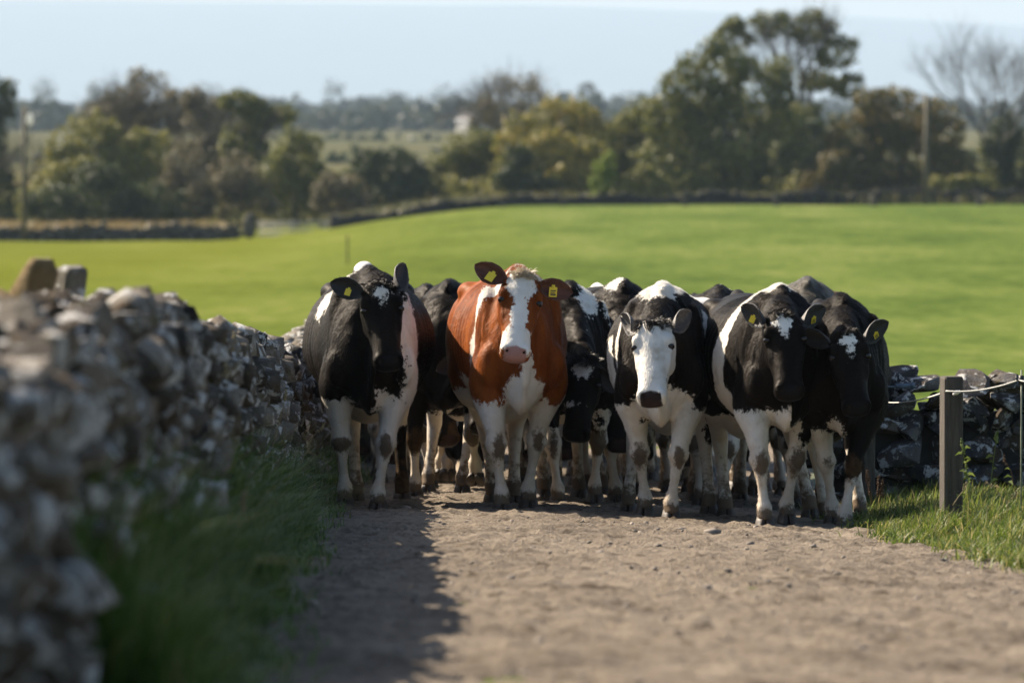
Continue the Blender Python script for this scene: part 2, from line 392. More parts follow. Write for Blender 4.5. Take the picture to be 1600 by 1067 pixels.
# back face of the wall
mb = MB()
for c in range(9):
    d = 10.
    while d < 60:
        w = r.uniform(.15, .35); v, f = ROCK1[int(r.integers(10))]; X = wall_x(d) - .56 + r.normal(0, .02); z = float(gz(X, d)) + .05 + c * .12
        if .05 + c * .12 < wall_h(d) - .05: mb.add(v * (.10, w / 2 * 1.05, .07) + np.array((X, d + w / 2, z)) - O, t=f)
        d += w
link('back_stones', mb.mesh('back_stones'), STONE_L, WL, kind='stuff')

# two upright slabs standing behind the near wall
def slab(label, pts, d, thick, mat, lean):
    """pts: outline in photograph coordinates, built as a solid slab at distance d"""
    P = np.array([px(x, y, d) for x, y in pts]); c = P.mean(0); c[2] = P[:, 2].min(); P[:, 0] = c[0] + (P[:, 0] - c[0]) * 1.45
    n = len(P); Pf = P - c; Rr = []
    for k, (o, s_) in enumerate(((-1, .90), (-.7, 1), (.7, 1), (1, .90))):
        m_ = Pf.mean(0); q_ = m_ + (Pf - m_) * s_; q_[:, 1] += o * thick / 2 + q_[:, 2] * lean; Rr.append(q_)
    mb = MB(); mb.rings(Rr); me = mb.mesh('standing_stone'); 
    bm = bmesh.new(); bm.from_mesh(me); bmesh.ops.subdivide_edges(bm, edges=bm.edges, cuts=2, use_grid_fill=True); bmesh.ops.recalc_face_normals(bm, faces=bm.faces)
    vv = np.array([x.co[:] for x in bm.verts]); nz = fbm(vv * 9, 3, 3) * .012
    for x, q_ in zip(bm.verts, nz): x.co += Vector((q_, q_, q_ * .5))
    bm.to_mesh(me); bm.free()
    so = link('standing_stone', me, mat, None, tuple(c), None, label, 'stone', 'upright stones behind the near wall'); so.rotation_euler.z = -.85; return so
slab('tall brown slab of stone leaning right above the wall top', [(-22, 760), (36, 760), (32, 520), (46, 470), (63, 416), (60, 405), (50, 403), (28, 442), (8, 472), (-14, 520), (-22, 600)], 19.8, .13, BROWN, .05)
slab('short grey pointed slab beside the tall brown one', [(62, 760), (112, 760), (104, 480), (106, 450), (112, 420), (98, 415), (84, 420), (74, 438), (64, 456), (56, 470), (58, 600)], 21.6, .11, STONE_L, .05)
slab('broad blurred brown stone cut off by the left picture edge', [(-90, 800), (-6, 800), (2, 560), (12, 500), (2, 470), (-30, 452), (-70, 480)], 19.2, .15, BROWN, .03)

# right-hand wall across the pasture edge
WR = thing('dry_stone_wall', tuple(np.array((2.3, 37, float(gz(2.3, 37))))), 'low dark dry stone wall behind the timber fence post', 'stone wall', 'dry stone walls beside the lane')
O = np.array(WR.location); r = np.random.default_rng(23)
def wr_y(X): return 36.9 + .12 * (X - 2.3)
x = 2.35; zc = .0; nst = 0
z = .0
courses = [.18, .16, .18, .15, .13, .11]
for ci, ch in enumerate(courses):
    x = 1.95 + r.uniform(0, .1)
    while x < 7.5:
        w = r.uniform(.16, .36) * (1.0 if ci < 3 else .85); hh = ch * r.uniform(.85, 1.15)
        X = x + w / 2; D = wr_y(X); g = float(gz(X, D))
        put_stone('stone', int(r.integers(14)), STONE_R, WR, np.array((X, D - .04 + r.normal(0, .03), g + z + ch / 2 + r.normal(0, .012))) - O, (w / 2 * 1.04, r.uniform(.15, .2), hh / 2 * 1.10), (r.normal(0, .3), r.normal(0, .22), r.normal(0, .5)))
        if r.uniform() < .35:
            put_stone('stone', int(r.integers(14)), STONE_R, WR, np.array((x + w, D - .07, g + z + ch * r.uniform(.2, .8))) - O, (.05, .08, .045), (r.normal(0, .4), r.normal(0, .4), 0))
        x += w
    z += ch
for (cx, cy, wx, hy, rt) in ((1405, 600, 36, 40, .1), (1564, 606, 44, 38, -.15), (1640, 612, 40, 30, .1), (1465, 634, 30, 9, 0), (1520, 634, 34, 9, 0.05), (1590, 638, 30, 8, 0)):
    P = px(cx, cy, 37.1); k = 37.1 / F
    put_stone('coping_stone', (int(cx) * 7) % 14, COPE if hy > 20 and cx > 1450 else STONE_R, WR, P - O, (wx * k, .17, hy * k), (0, rt, .2))
mb = MB(); R_ = []
for X in np.arange(2.0, 7.6, .4):
    D = wr_y(X); g = float(gz(X, D)); R_.append(np.array([(X, D - .06, g - .1), (X, D - .04, g + .66), (X, D + .22, g + .66), (X, D + .26, g - .1)]) - O)
mb.rings(R_); link('wall_core', mb.mesh('wall_core'), DARKW, WR)
# iron gate hanger on the left coping stone
IRON = simple_mat('galvanised_iron', (.12, .16, .21), .6, .2, 30, .2, .004, .3)
k = 36.7 / F; P = px(1413, 603, 36.72); mb = MB(); mb.box((0, 0, 0), (13 * k, .006, 4 * k)); mb.ell((-.045, -.008, 0), (.008, .005, .008), 8, 6); mb.ell((.03, -.008, 0), (.008, .005, .008), 8, 6); mb.box((-.14, .01, -.005), (.09, .004, .006)); mb.box((.06, -.004, .002), (.012, .010, .02))
link('iron_strap', mb.mesh('iron_strap'), IRON, WR, tuple(P - O))

# ------------------------------------------------------------------ fence posts, electric fence
def wood_mat():
    m, nt, b = new_mat('weathered_post_timber'); co = objco(nt)
    mp = N(nt, 'ShaderNodeMapping'); mp.inputs['Scale'].default_value = (1, 1, .10); nt.links.new(co, mp.inputs[0])
    n1 = noise(nt, mp.outputs[0], 55, 6, .7, .3); n2 = noise(nt, co, 14, 5, .65); n3 = noise(nt, co, 70, 3, .6)
    c = ramp(nt, n1, [(.3, (0.0248, 0.0198, 0.0149)), (.5, (0.0605, 0.0484, 0.0363)), (.72, (0.1045, 0.0880, 0.0688))])
    c = mix(nt, mapr(nt, n2, .5, .7, 0, .6), c, (.055, .055, .045)); c = mix(nt, mapr(nt, n3, .68, .74, 0, .6), c, (.4, .4, .37))
    nt.links.new(c, b.inputs['Base Color']); b.inputs['Roughness'].default_value = .85; bump(nt, b, n1, .7, .012); return m
WOOD = wood_mat()
def post(label, cx, top, d, wid, dep, rz, tilt):
    k = d / F; h0 = px(cx, top, d); g = float(gz(h0[0], d)); H = h0[2] - g
    root = thing('fence_post', (h0[0], d, g), label, 'fence post', 'fence posts at the lane side')
    root.rotation_euler = (0, tilt, rz)
    R_ = []; rr = np.random.default_rng(int(cx))
    for z_ in (-.15, 0, H * .3, H * .6, H - .012, H):
        s_ = (1 if z_ < H - .001 else .93) * (1 + rr.normal(0, .008)); w2, d2 = wid / 2 * s_, dep / 2 * s_; c_ = .008
        R_.append([(-w2 + c_, -d2, z_), (w2 - c_, -d2, z_), (w2, -d2 + c_, z_), (w2, d2 - c_, z_), (w2 - c_, d2, z_), (-w2 + c_, d2, z_), (-w2, d2 - c_, z_), (-w2, -d2 + c_, z_)])
    mb = MB(); mb.rings(R_); link('timber', mb.mesh('timber', False), WOOD, root); return root, H
P1, H1 = post('square weathered timber fence post in front of the low stone wall', 1487.5, 588, 31.0, .105, .12, .18, .0)
P2, H2 = post('thin lichened timber post half hidden behind the far right cow', 1358, 612, 36.2, .075, .08, .1, .0)
INS = simple_mat('white_insulator', (.7, .68, .62), .5, .1, 20, 0); BLK = simple_mat('black_plastic', (.015, .015, .015), .5, .2, 20, 0)
mb = MB(); mb.tube([(0, 0, 0), (0, -.03, .004), (.012, -.05, .012)], [.011, .014, .006], 8); mb.tube([(-.02, -.03, -.008), (.02, -.035, .012)], [.007, .009], 6)
link('rope_knot', mb.mesh('rope_knot'), INS, P1, (-.008 + .012, -.062, H1 - .088))
rodd = 30.6; rb = gnd(1597, rodd); RT = px(1597, 578, rodd); Hr = RT[2] - rb[2]
GREENROD = simple_mat('dull_green_rod', (.16, .18, .11), .6, .2, 30, 0)
RD = thing('electric_fence_stake', tuple(rb), 'thin green stake with a black insulator holding the white rope', 'fence stake')
mb = MB(); mb.tube([(0, 0, -.1), (0, 0, Hr)], .0045, 8); link('rod', mb.mesh('rod'), GREENROD, RD)
mb = MB(); mb.tube([(0, 0, Hr - .08), (0, 0, Hr - .03)], .015, 8); mb.tube([(-.012, -.012, Hr - .06), (-.03, -.02, Hr - .05), (-.028, -.02, Hr - .035)], .005, 6); link('insulator', mb.mesh('insulator'), BLK, RD)
ROPE = simple_mat('white_fence_rope', (.62, .60, .54), .6, .15, 60, 0)
a = px(1480, 611, 30.9); b2 = px(1592, 594, rodd); c2 = px(1372, 627, 36.1)
def sag(p, q, s_, m=24):
    t = np.linspace(0, 1, m)[:, None]; v = p * (1 - t) + q * t; v[:, 2] -= (4 * s_ * t * (1 - t))[:, 0]; return v
mb = MB(); mb.tube(np.concatenate([sag(c2, a, .03), sag(a, b2, .022)[1:], sag(b2, px(1720, 588, 30.), .03)[1:]]), .0042, 6)
link('fence_rope', mb.mesh('fence_rope'), ROPE, label='white electric fence rope strung from the timber post to the stake', category='fence rope')
WIREM = simple_mat('steel_wire', (.16, .16, .16), .4, .1, 30, 0, .01, .9)
mb = MB(); mb.tube(sag(px(1370, 604, 37.05), px(1720, 603, 37.6), .01), .0024, 5); link('fence_wire', mb.mesh('fence_wire'), WIREM, label='thin plain steel wire running above the low stone wall', category='wire')

def grass_mat(name, stops, tr=.35):
    m, nt, b = new_mat(name); r = island(nt)
    c = ramp(nt, r, stops); nt.links.new(c, b.inputs['Base Color']); b.inputs['Roughness'].default_value = .5; b.inputs['Specular IOR Level'].default_value = .35
    t = N(nt, 'ShaderNodeBsdfTranslucent'); nt.links.new(c, t.inputs[0]); ms = N(nt, 'ShaderNodeMixShader'); ms.inputs[0].default_value = tr
    out = nt.nodes['Material Output']; nt.links.new(b.outputs[0], ms.inputs[1]); nt.links.new(t.outputs[0], ms.inputs[2]); nt.links.new(ms.outputs[0], out.inputs[0]); return m
def blades(X, D, Zb, h, w, seed, lean=.5, wind=(0, 0)):
    r = np.random.default_rng(seed); n = len(X); a = r.uniform(0, 2 * np.pi, n); dx, dy = np.cos(a), np.sin(a)
    b = a + np.pi / 2 + r.normal(0, .5, n); sx, sy = np.cos(b) * w / 2, np.sin(b) * w / 2
    ln = np.abs(r.normal(lean, .35, n)) * h
    ox = dx * ln + wind[0] * h; oy = dy * ln + wind[1] * h; droop = np.clip(ln / h, 0, 1.2)
    P = np.stack([X, D, Zb], -1); V = np.zeros((n, 7, 3))
    for k, (t, ww) in enumerate(((0, 1), (.4, .9), (.75, .6))):
        c = P + np.stack([ox * t ** 1.8, oy * t ** 1.8, h * (t - .30 * droop * t ** 2.5)], -1)
        s_ = np.stack([sx * ww, sy * ww, 0 * sx], -1); V[:, 2 * k] = c - s_; V[:, 2 * k + 1] = c + s_
    V[:, 6] = P + np.stack([ox, oy, h * (1 - .38 * droop)], -1)
    i = np.arange(n)[:, None] * 7
    q = np.concatenate([i + np.array([0, 1, 3, 2]), i + np.array([2, 3, 5, 4])]); t = i + np.array([4, 5, 6])
    return V.reshape(-1, 3), q, t
# ------------------------------------------------------------------ far boundary: walls, gate, poles
D0 = 400.0; KF = D0 / F
def far_wall(label, pts, d, hpx, seed, mat):
    """a tumbled wall whose foot follows photograph points"""
    r = np.random.default_rng(seed); P0 = px(pts[0][0], pts[0][1], pts[0][2]); root = thing('field_wall', tuple(P0), label, 'stone wall', 'walls at the far edge of the pasture')
    Q = np.array([px(*p) for p in pts]); L = np.concatenate([[0], np.cumsum(np.linalg.norm(np.diff(Q[:, :2], axis=0), axis=1))]); mb = MB(); mc = MB(); s_ = 0; R_ = []
    for s_ in np.arange(0, L[-1], .6):
        X = np.interp(s_, L, Q[:, 0]); Y = np.interp(s_, L, Q[:, 1]); g = min(float(gz(X, Y)), np.interp(s_, L, Q[:, 2])) ; h = hpx * KF * (1 + .12 * math.sin(s_ * .9) + r.normal(0, .05))
        R_.append(np.array([(X, Y - .25, g - .3), (X, Y - .18, g + h * .9), (X, Y + .18, g + h * .9), (X, Y + .25, g - .3)]) - P0)
        for c in range(7):
            v, f = ROCK1[int(r.integers(10))]; z = r.uniform(0, 1) ** .8; sc = np.array((r.uniform(.15, .34), .18, r.uniform(.08, .18)))
            mb.add((v * sc) @ np.array(Euler((0, r.normal(0, .4), r.normal(0, .4))).to_matrix()).T + (X + r.uniform(-.3, .3) , Y - .2 + .1 * z, g + h * z) - P0, t=f)
    mc.rings(R_); link('wall_core', mc.mesh('wall_core'), DARKW, root); link('wall_stones', mb.mesh('wall_stones'), mat, root, kind='stuff'); return root
STONE_F = stone_mat('far_wall_stone', (.025, .024, .022), (.07, .065, .058), (.19, .175, .15), .60)
far_wall('pale tumbled field wall below the brown shrubs on the far left', [(-220, 382, 396), (0, 380, 396), (130, 376, 396), (260, 373, 396), (375, 371, 396)], 396, 24, 3, STONE_F)
far_wall('dark field wall rising from the gateway and running along the right skyline of the pasture', [(520, 368, 398), (570, 362, 400), (640, 352, 402), (720, 340, 404), (800, 334, 406), (960, 331, 408), (1200, 328, 410), (1450, 323, 412), (1760, 322, 412)], 402, 28, 5, simple_mat('dark_field_wall_stone', (.017, .016, .014), .9, .6, 3, .4, .03))
# rough dry grass on and behind the left wall
r = np.random.default_rng(51); n = 9000; X = r.uniform(-38, -20.5, n); D = r.uniform(396.5, 408, n); mb = MB()
V, q, t = blades(X, D, gz(X, D), r.uniform(.6, 1.7, n), r.uniform(.06, .14, n), 6, .4); mb.add(V, q, t)
link('dry_grass', mb.mesh('dry_grass'), grass_mat('dry_meadow_grass', [(0, (.20, .14, .06)), (.6, (.30, .22, .10)), (1, (.14, .15, .05))]), kind='stuff')
n = 12000; X = r.uniform(-14, 48, n); D = r.uniform(410, 432, n); mb = MB(); V, q, t = blades(X, D, gz(X, D), r.uniform(.4, 1.2, n), r.uniform(.08, .16, n), 7, .4); mb.add(V, q, t)
link('rough_grass', mb.mesh('rough_grass'), grass_mat('rough_far_grass', [(0, (.05, .06, .02)), (.6, (.09, .09, .03)), (1, (.18, .14, .06))]), kind='stuff')
def far_stone(name, label, cat, cx, y0, y1, w, d, mat, group=None):
    k = d / F; b = px(cx, y1, d); v, f = ROCKS[(int(cx)) % 14]; h = (y1 - y0) * k
    return link(name, mesh_np(name, v * (w * k / 2, .3, h * .56) + (0, 0, h * .46), f), mat, None, tuple(b), None, label, cat, group)
far_stone('gate_pillar', 'stubby pale stone pillar left of the far field gate', 'gate pillar', 389, 334, 372, 24, 395, STONE_F, 'pillars of the far gateway')
far_stone('gate_pillar', 'dark rounded wall end right of the far field gate', 'gate pillar', 524, 336, 368, 20, 397, simple_mat('dark_pillar_stone', (.028, .025, .022), .9, .5, 3, .4), 'pillars of the far gateway')
far_stone('boulder', 'pale round boulder at the foot of the dark far wall', 'boulder', 973, 322, 336, 16, 404, STONE_F)
GT = thing('field_gate', tuple(px(404, 372, 396)), 'grey barred field gate between two far stone pillars', 'gate', None); k = 396 / F
GM = simple_mat('grey_gate_bars', (.34, .34, .32), .6, .2, 3, 0)
for i in range(5):
    mb = MB(); mb.tube([(0, 0, (4 + i * 5.2) * k), (108 * k, 0, (5 + i * 5.2) * k)], .04, 6); link('bar', mb.mesh('bar'), GM, GT)
for x in (2, 52, 106):
    mb = MB(); mb.tube([(x * k, 0, 0), (x * k, 0, 28 * k)], .04, 6); link('upright', mb.mesh('upright'), GM, GT)
def far_post(label, cx, y0, y1, d, w):
    k = d / F; b = px(cx, y1, d); mb = MB(); mb.box((0, 0, (y1 - y0) * k / 2), (w * k / 2, w * k / 2, (y1 - y0) * k / 2)); mb.box((0, 0, (y1 - y0) * k + .01), (w * k * .4, w * k * .4, .02))
    return link('field_post', mb.mesh('field_post', False), WOOD, None, tuple(b), None, label, 'fence post', 'posts along the far dark wall')
for cx, y0, y1, lb in ((1070, 300, 331, 'stout post below the left flank of the big green tree'), (1213, 303, 329, 'post below the right edge of the big green tree'), (1366, 304, 326, 'post in front of the orange tinged tree'), (1530, 300, 324, 'post below the bare ivy clad tree'), (785, 316, 337, 'leftmost post before the rising dark wall'), (880, 312, 334, 'thin post below the yellow green bushes')):
    far_post(lb, cx, y0, y1, 402, 9)
far_post('lone thin post standing in the pasture short of the gateway', 543, 368, 412, 205, 2.4)['group'] = 'posts along the far dark wall'
POLE = simple_mat('pole_timber', (.085, .072, .045), .8, .25, 3, .3, .02)
def pole(label, cx, y0, y1, d, w):
    k = d / F; b = px(cx, y1, d); root = thing('utility_pole', tuple(b), label, 'utility pole', 'timber poles behind the pasture')
    H = (y1 - y0) * k; mb = MB(); mb.tube([(0, 0, 0), (.02, 0, H * .5), (.06, 0, H)], [w * k / 2, w * k * .44, w * k * .38], 10); link('shaft', mb.mesh('shaft'), POLE, root); return root, H, k
pl, H, k = pole('timber pole with a white lamp and ivy round its foot', 38, 167, 372, 394, 9)
LAMPM, nt, b = new_mat('opal_lamp_glass'); b.inputs['Base Color'].default_value = (.85, .85, .83, 1); t = N(nt, 'ShaderNodeBsdfTranslucent'); t.inputs[0].default_value = (.9, .9, .88, 1); ms = N(nt, 'ShaderNodeMixShader'); ms.inputs[0].default_value = .7
nt.links.new(b.outputs[0], ms.inputs[1]); nt.links.new(t.outputs[0], ms.inputs[2]); nt.links.new(ms.outputs[0], nt.nodes['Material Output'].inputs[0])
mb = MB(); mb.ell((9 * k, -.1, H - 20 * k), (5.2 * k, .2, 10 * k), 14, 10); link('lamp', mb.mesh('lamp'), LAMPM, pl)
mb = MB(); mb.tube([(0, 0, H - 10 * k), (8 * k, -.1, H - 12 * k)], .03, 6); link('bracket', mb.mesh('bracket'), POLE, pl)
pole('plain timber pole standing before the orange tinged tree', 1447, 148, 322, 408, 10)

# ------------------------------------------------------------------ trees
def leaf_mat(name, stops, tr=.3):
    m, nt, b = new_mat(name); r = island(nt); gp = geopos(nt); n = noise(nt, gp, .38, 4, .6)
    f = math_(nt, 'ADD', math_(nt, 'MULTIPLY', r, .45), math_(nt, 'MULTIPLY', n, .55))
    c = ramp(nt, f, stops); nt.links.new(c, b.inputs['Base Color']); b.inputs['Roughness'].default_value = .55; b.inputs['Specular IOR Level'].default_value = .3
    t = N(nt, 'ShaderNodeBsdfTranslucent'); nt.links.new(c, t.inputs[0]); ms = N(nt, 'ShaderNodeMixShader'); ms.inputs[0].default_value = tr
    nt.links.new(b.outputs[0], ms.inputs[1]); nt.links.new(t.outputs[0], ms.inputs[2]); nt.links.new(ms.outputs[0], nt.nodes['Material Output'].inputs[0]); return m
LEAF = {
    'green': leaf_mat('green_leaves', [(.25, (0.0601, 0.0765, 0.0177)), (.5, (0.1290, 0.1390, 0.0287)), (.75, (0.2248, 0.2052, 0.0492))]),
    'dark': leaf_mat('dark_leaves', [(.25, (0.0226, 0.0347, 0.0113)), (.5, (0.0428, 0.0589, 0.0177)), (.75, (0.0750, 0.0879, 0.0250))]),
    'olive': leaf_mat('olive_leaves', [(.25, (0.0892, 0.0976, 0.0262)), (.5, (0.1867, 0.1824, 0.0419)), (.75, (0.3092, 0.2684, 0.0681))]),
    'yellow': leaf_mat('yellowing_leaves', [(.25, (0.1011, 0.1075, 0.0204)), (.5, (0.2150, 0.2012, 0.0371)), (.75, (0.3886, 0.2736, 0.0575))]),
    'orange': leaf_mat('orange_leaves', [(.25, (0.0605, 0.0564, 0.0161)), (.5, (0.1142, 0.0968, 0.0242)), (.68, (0.1613, 0.1210, 0.0296)), (.78, (0.3226, 0.1680, 0.0376))]),
    'brown': leaf_mat('brown_leaves', [(.25, (0.0672, 0.0582, 0.0291)), (.5, (0.1322, 0.1120, 0.0560)), (.75, (0.2240, 0.1848, 0.1064))]),
    'bright': leaf_mat('bright_leaves', [(.25, (0.1000, 0.1500, 0.0186)), (.5, (0.1870, 0.2379, 0.0315)), (.75, (0.2750, 0.3129, 0.0500))]),
    'hazy': leaf_mat('distant_leaves', [(.25, (0.0199, 0.0302, 0.0134)), (.5, (0.0367, 0.0471, 0.0199)), (.75, (0.0601, 0.0670, 0.0268))]),
}
BARK = simple_mat('bark', (.075, .062, .048), .9, .4, 3, .5, .03); PBARK = simple_mat('pale_bark', (.20, .17, .13), .9, .35, 3, .5, .03)
def leaf_cloud(lobes, n, size, seed, shell=.55):
    """many leaf clumps spread through the lobes (ellipsoids cx,cy,cz,rx,ry,rz), denser towards their skins"""
    r = np.random.default_rng(seed); lob = np.array(lobes, float); vol = (lob[:, 3] * lob[:, 4] * lob[:, 5]) ** .75; pick = r.choice(len(lob), n, p=vol / vol.sum()); L = lob[pick]
    d = r.normal(0, 1, (n, 3)); d /= np.linalg.norm(d, axis=1)[:, None]; rad = r.uniform(shell ** 3, 1, n) ** (1 / 3)
    bump_ = 1 + .22 * fbm(d * 2.6 + pick[:, None] * 7.1, seed, 3) + .18 * fbm(d * 7 + pick[:, None] * 3.3, seed + 5, 2)
    c = L[:, :3] + d * (rad * bump_)[:, None] * L[:, 3:]
    gap = fbm(c / (size * 3.4), seed + 9, 3); keep = gap > -.34; c = c[keep]; d = d[keep]; m = len(c)
    nrm = d * .7 + r.normal(0, .6, (m, 3)); nrm /= np.linalg.norm(nrm, axis=1)[:, None]; u = np.cross(nrm, r.normal(0, 1, (m, 3))); u /= np.linalg.norm(u, axis=1)[:, None]; v = np.cross(nrm, u)
    s_ = size * r.uniform(.4, 1.15, m)[:, None] * .5
    V = np.stack([c - u * s_, c + v * s_ * .55 - nrm * s_ * .15, c + u * s_, c - v * s_ * .6 - nrm * s_ * .1], 1)
    return V.reshape(-1, 3), np.arange(m * 4).reshape(m, 4)
def grow(mb, r, p, d, ln, rad, depth, tips, spread=.55, up=.12, nk=3):
    q = p + d * ln * .5 + r.normal(0, .04, 3) * ln; e = p + d * ln; mb.tube([p, q, e], [rad, rad * .85, rad * .68], 5 if rad > .08 else 3, cap=False)
    if depth == 0: tips.append(e); return
    for c in range(nk if r.uniform() < .75 else nk + 1):
        dd = d + r.normal(0, spread, 3); dd[2] += up; dd /= np.linalg.norm(dd); grow(mb, r, p + d * ln * r.uniform(.55, 1), dd, ln * r.uniform(.62, .88), rad * r.uniform(.42, .60), depth - 1, tips, spread, up, nk)
def tree(name, label, cx, top, base, halfw, d, leaf, n, lobes, seed, size=.5, trunk=True, group='trees beyond the pasture', bark=None, bare=None, cat='tree', shell=.5):
    """lobes in photograph pixels relative to (cx, base): (dx, up, rx, rz)"""
    k = d / F; b = px(cx, base, d); g = float(gz(b[0], d)); b[2] = min(b[2], g + .2) if d > 900 else b[2]
    root = thing(name, tuple(b), label, cat, group); r = np.random.default_rng(seed); H = (base - top) * k
    if lobes is None:
        lobes = []; w = halfw
        hh = base - top
        for i in range(9): 
            a = r.uniform(.18, .86); lobes.append((r.normal(0, .42) * w * math.sin(math.pi * min(a + .18, 1)) , a * hh, w * r.uniform(.32, .55), hh * r.uniform(.15, .26)))
        lobes.append((0, hh * .55, w * .8, hh * .42))
    ex = 1.2 if d < 900 and not bare else 1.0
    lb = [(x * k * ex, r.normal(0, .35) * rx * k, z * k, rx * k * ex, rx * k * .9, rz * k * ex) for x, z, rx, rz in lobes]
    sub = []
    for x, y, z, rx, ry, rz in lb:
        sub.append((x, y, z, rx * .86, ry * .86, rz * .86))
        for j in range(9):
            dv = r.normal(0, 1, 3); dv[1] = -abs(dv[1]) * .8; dv /= np.linalg.norm(dv); q = r.uniform(.22, .45); sub.append((x + dv[0] * rx * .8, y + dv[1] * ry * .8, z + dv[2] * rz * .8, rx * q, ry * q, rz * q * 1.05))
    if n:
        if d < 900: n = int(n * (2.5 if not bare else 1.9))
        V, Q = leaf_cloud(sub, n, size, seed, shell); V[:, 2] = np.maximum(V[:, 2], .02); link('crown', mesh_np('crown', V, Q, False), LEAF[leaf], root)
    mb = MB(); tips = []
    if bare:
        th, depth, ln, spread, up, tr = bare; lean = r.normal(0, .03)
        mb.tube([(0, 0, -.2), (lean * th, 0, th * .5), (lean * th * 2, 0, th)], [tr * 1.25, tr, tr * .9], 8, cap=False)
        for c in range(5):
            dd = np.array((r.normal(0, .55), r.normal(0, .5), 1)); dd /= np.linalg.norm(dd); grow(mb, r, np.array((lean * th * 2, 0, th * r.uniform(.75, 1))), dd, ln, tr * .6, depth, tips, spread, up)
        link('branches', mb.mesh('branches'), bark or BARK, root)
    elif trunk:
        mb.tube([(0, 0, -.2), (.1, 0, H * .3), (.15, 0, H * .62)], [.35, .26, .12], 8)
        for c in range(7):
            x, y, z, rx, ry, rz = lb[int(r.integers(len(lb)))]; mb.tube([(.1, 0, H * r.uniform(.2, .45)), (x * .5, y * .5, z * .8), (x, y, z)], [.12, .08, .03], 5)
        link('trunk', mb.mesh('trunk'), bark or BARK, root)
    return root
tree('ash_tree', 'dark half bare tree cut off by the left picture edge', -12, 98, 372, 46, 430, 'dark', 2600, [(0, 215, 42, 48), (-10, 140, 42, 60), (12, 70, 34, 60)], 1, .5, bare=(3.5, 4, 2.6, .5, .1, .22))
tree('leafy_tree', 'olive green tree just right of the lamp pole', 135, 172, 358, 62, 425, 'olive', 4200, [(0, 130, 48, 52), (-28, 85, 42, 46), (36, 100, 36, 44), (0, 50, 62, 46), (45, 55, 34, 40)], 2, .5)
tree('bare_tree', 'tall thinning brown tree with open twiggy crown on the left', 222, 104, 345, 84, 455, 'brown', 3000, [(0, 190, 62, 44), (-46, 165, 36, 36), (44, 178, 36, 36), (20, 130, 60, 40)], 3, .42, bare=(4.5, 5, 3.0, .48, .14, .28), shell=.2)
tree('bare_tree', 'twiggy brown tree right behind the pale shrubs', 318, 135, 345, 44, 450, 'brown', 1900, [(0, 160, 42, 48), (10, 105, 40, 40)], 33, .42, bare=(3.8, 5, 2.5, .48, .16, .2), shell=.2)
tree('leafy_tree', 'pine like green tree with flat dark upper boughs', 392, 128, 340, 58, 440, 'green', 2700, [(-14, 180, 34, 26), (28, 160, 40, 22), (-20, 120, 34, 40), (10, 80, 34, 40)], 4, .5, bare=(5, 4, 2.2, .5, .1, .25))
tree('dark_hedge', 'low dark hedge in shade behind the dry grass on the left', 170, 265, 362, 100, 408, 'dark', 3600, [(-70, 38, 44, 44), (-10, 48, 52, 48), (55, 40, 44, 42), (100, 28, 34, 30)], 5, .45, trunk=True, group='bushes beyond the pasture', cat='hedge')
tree('shrub', 'pale tan twiggy shrub in the middle of the left thicket', 288, 210, 358, 42, 410, 'brown', 2200, [(0, 90, 36, 56), (-20, 50, 34, 46), (24, 46, 32, 44)], 6, .40, bare=(1.0, 4, 1.6, .35, .3, .12), bark=PBARK, group='bushes beyond the pasture', cat='shrub', shell=.2)
tree('shrub', 'grey brown twiggy shrub right of the tan one', 372, 225, 352, 46, 412, 'brown', 2200, [(0, 76, 44, 50), (-22, 40, 36, 38), (26, 38, 36, 36)], 7, .40, bare=(1.0, 4, 1.5, .4, .3, .12), group='bushes beyond the pasture', cat='shrub', shell=.2)
tree('shrub', 'yellow green bush behind the tan shrub on the left', 232, 205, 350, 44, 425, 'olive', 2400, [(0, 100, 40, 44), (10, 50, 44, 48)], 8, .45, group='bushes beyond the pasture', cat='shrub')
tree('leafy_tree', 'dark green upright tree at the right end of the left thicket', 460, 205, 350, 44, 430, 'green', 2600, [(0, 112, 34, 36), (18, 80, 34, 36), (-20, 70, 34, 40), (0, 35, 46, 36)], 9, .45)
tree('shrub', 'low dull brown bush left of the round dark thorn', 530, 268, 345, 36, 425, 'brown', 1500, [(0, 40, 38, 36), (16, 25, 34, 26)], 10, .4, group='bushes beyond the pasture', cat='shrub')
tree('thorn_bush', 'round dark thorn bush alone in the middle gap', 606, 227, 322, 70, 440, 'dark', 3600, [(0, 52, 52, 40), (-34, 38, 34, 32), (40, 34, 36, 32), (0, 22, 62, 24)], 11, .45, group='bushes beyond the pasture', cat='bush')
tree('leafy_tree', 'rounded green tree right of the middle gap', 738, 196, 318, 52, 440, 'green', 3200, [(0, 82, 42, 38), (-26, 52, 32, 40), (28, 56, 34, 42), (0, 28, 50, 32)], 12, .45)
tree('bare_tree', 'pale leafless tree with wide twiggy crown behind the bushes', 800, 95, 318, 80, 520, 'brown', 1300, [(0, 165, 62, 42), (-40, 140, 36, 36), (40, 140, 36, 36)], 13, .40, bare=(5, 5, 3.4, .5, .14, .3), shell=.1)
tree('leafy_tree', 'yellowing broad bushy tree left of the big green tree', 872, 150, 318, 88, 430, 'yellow', 5600, [(0, 118, 56, 46), (-44, 84, 44, 48), (46, 90, 44, 50), (0, 50, 84, 48), (-20, 40, 60, 40)], 14, .48)
tree('leafy_tree', 'grey green bushy tree against the left flank of the big tree', 1003, 148, 316, 62, 436, 'green', 4000, [(0, 118, 42, 44), (-30, 76, 40, 46), (26, 76, 44, 50), (0, 34, 60, 38)], 15, .48)
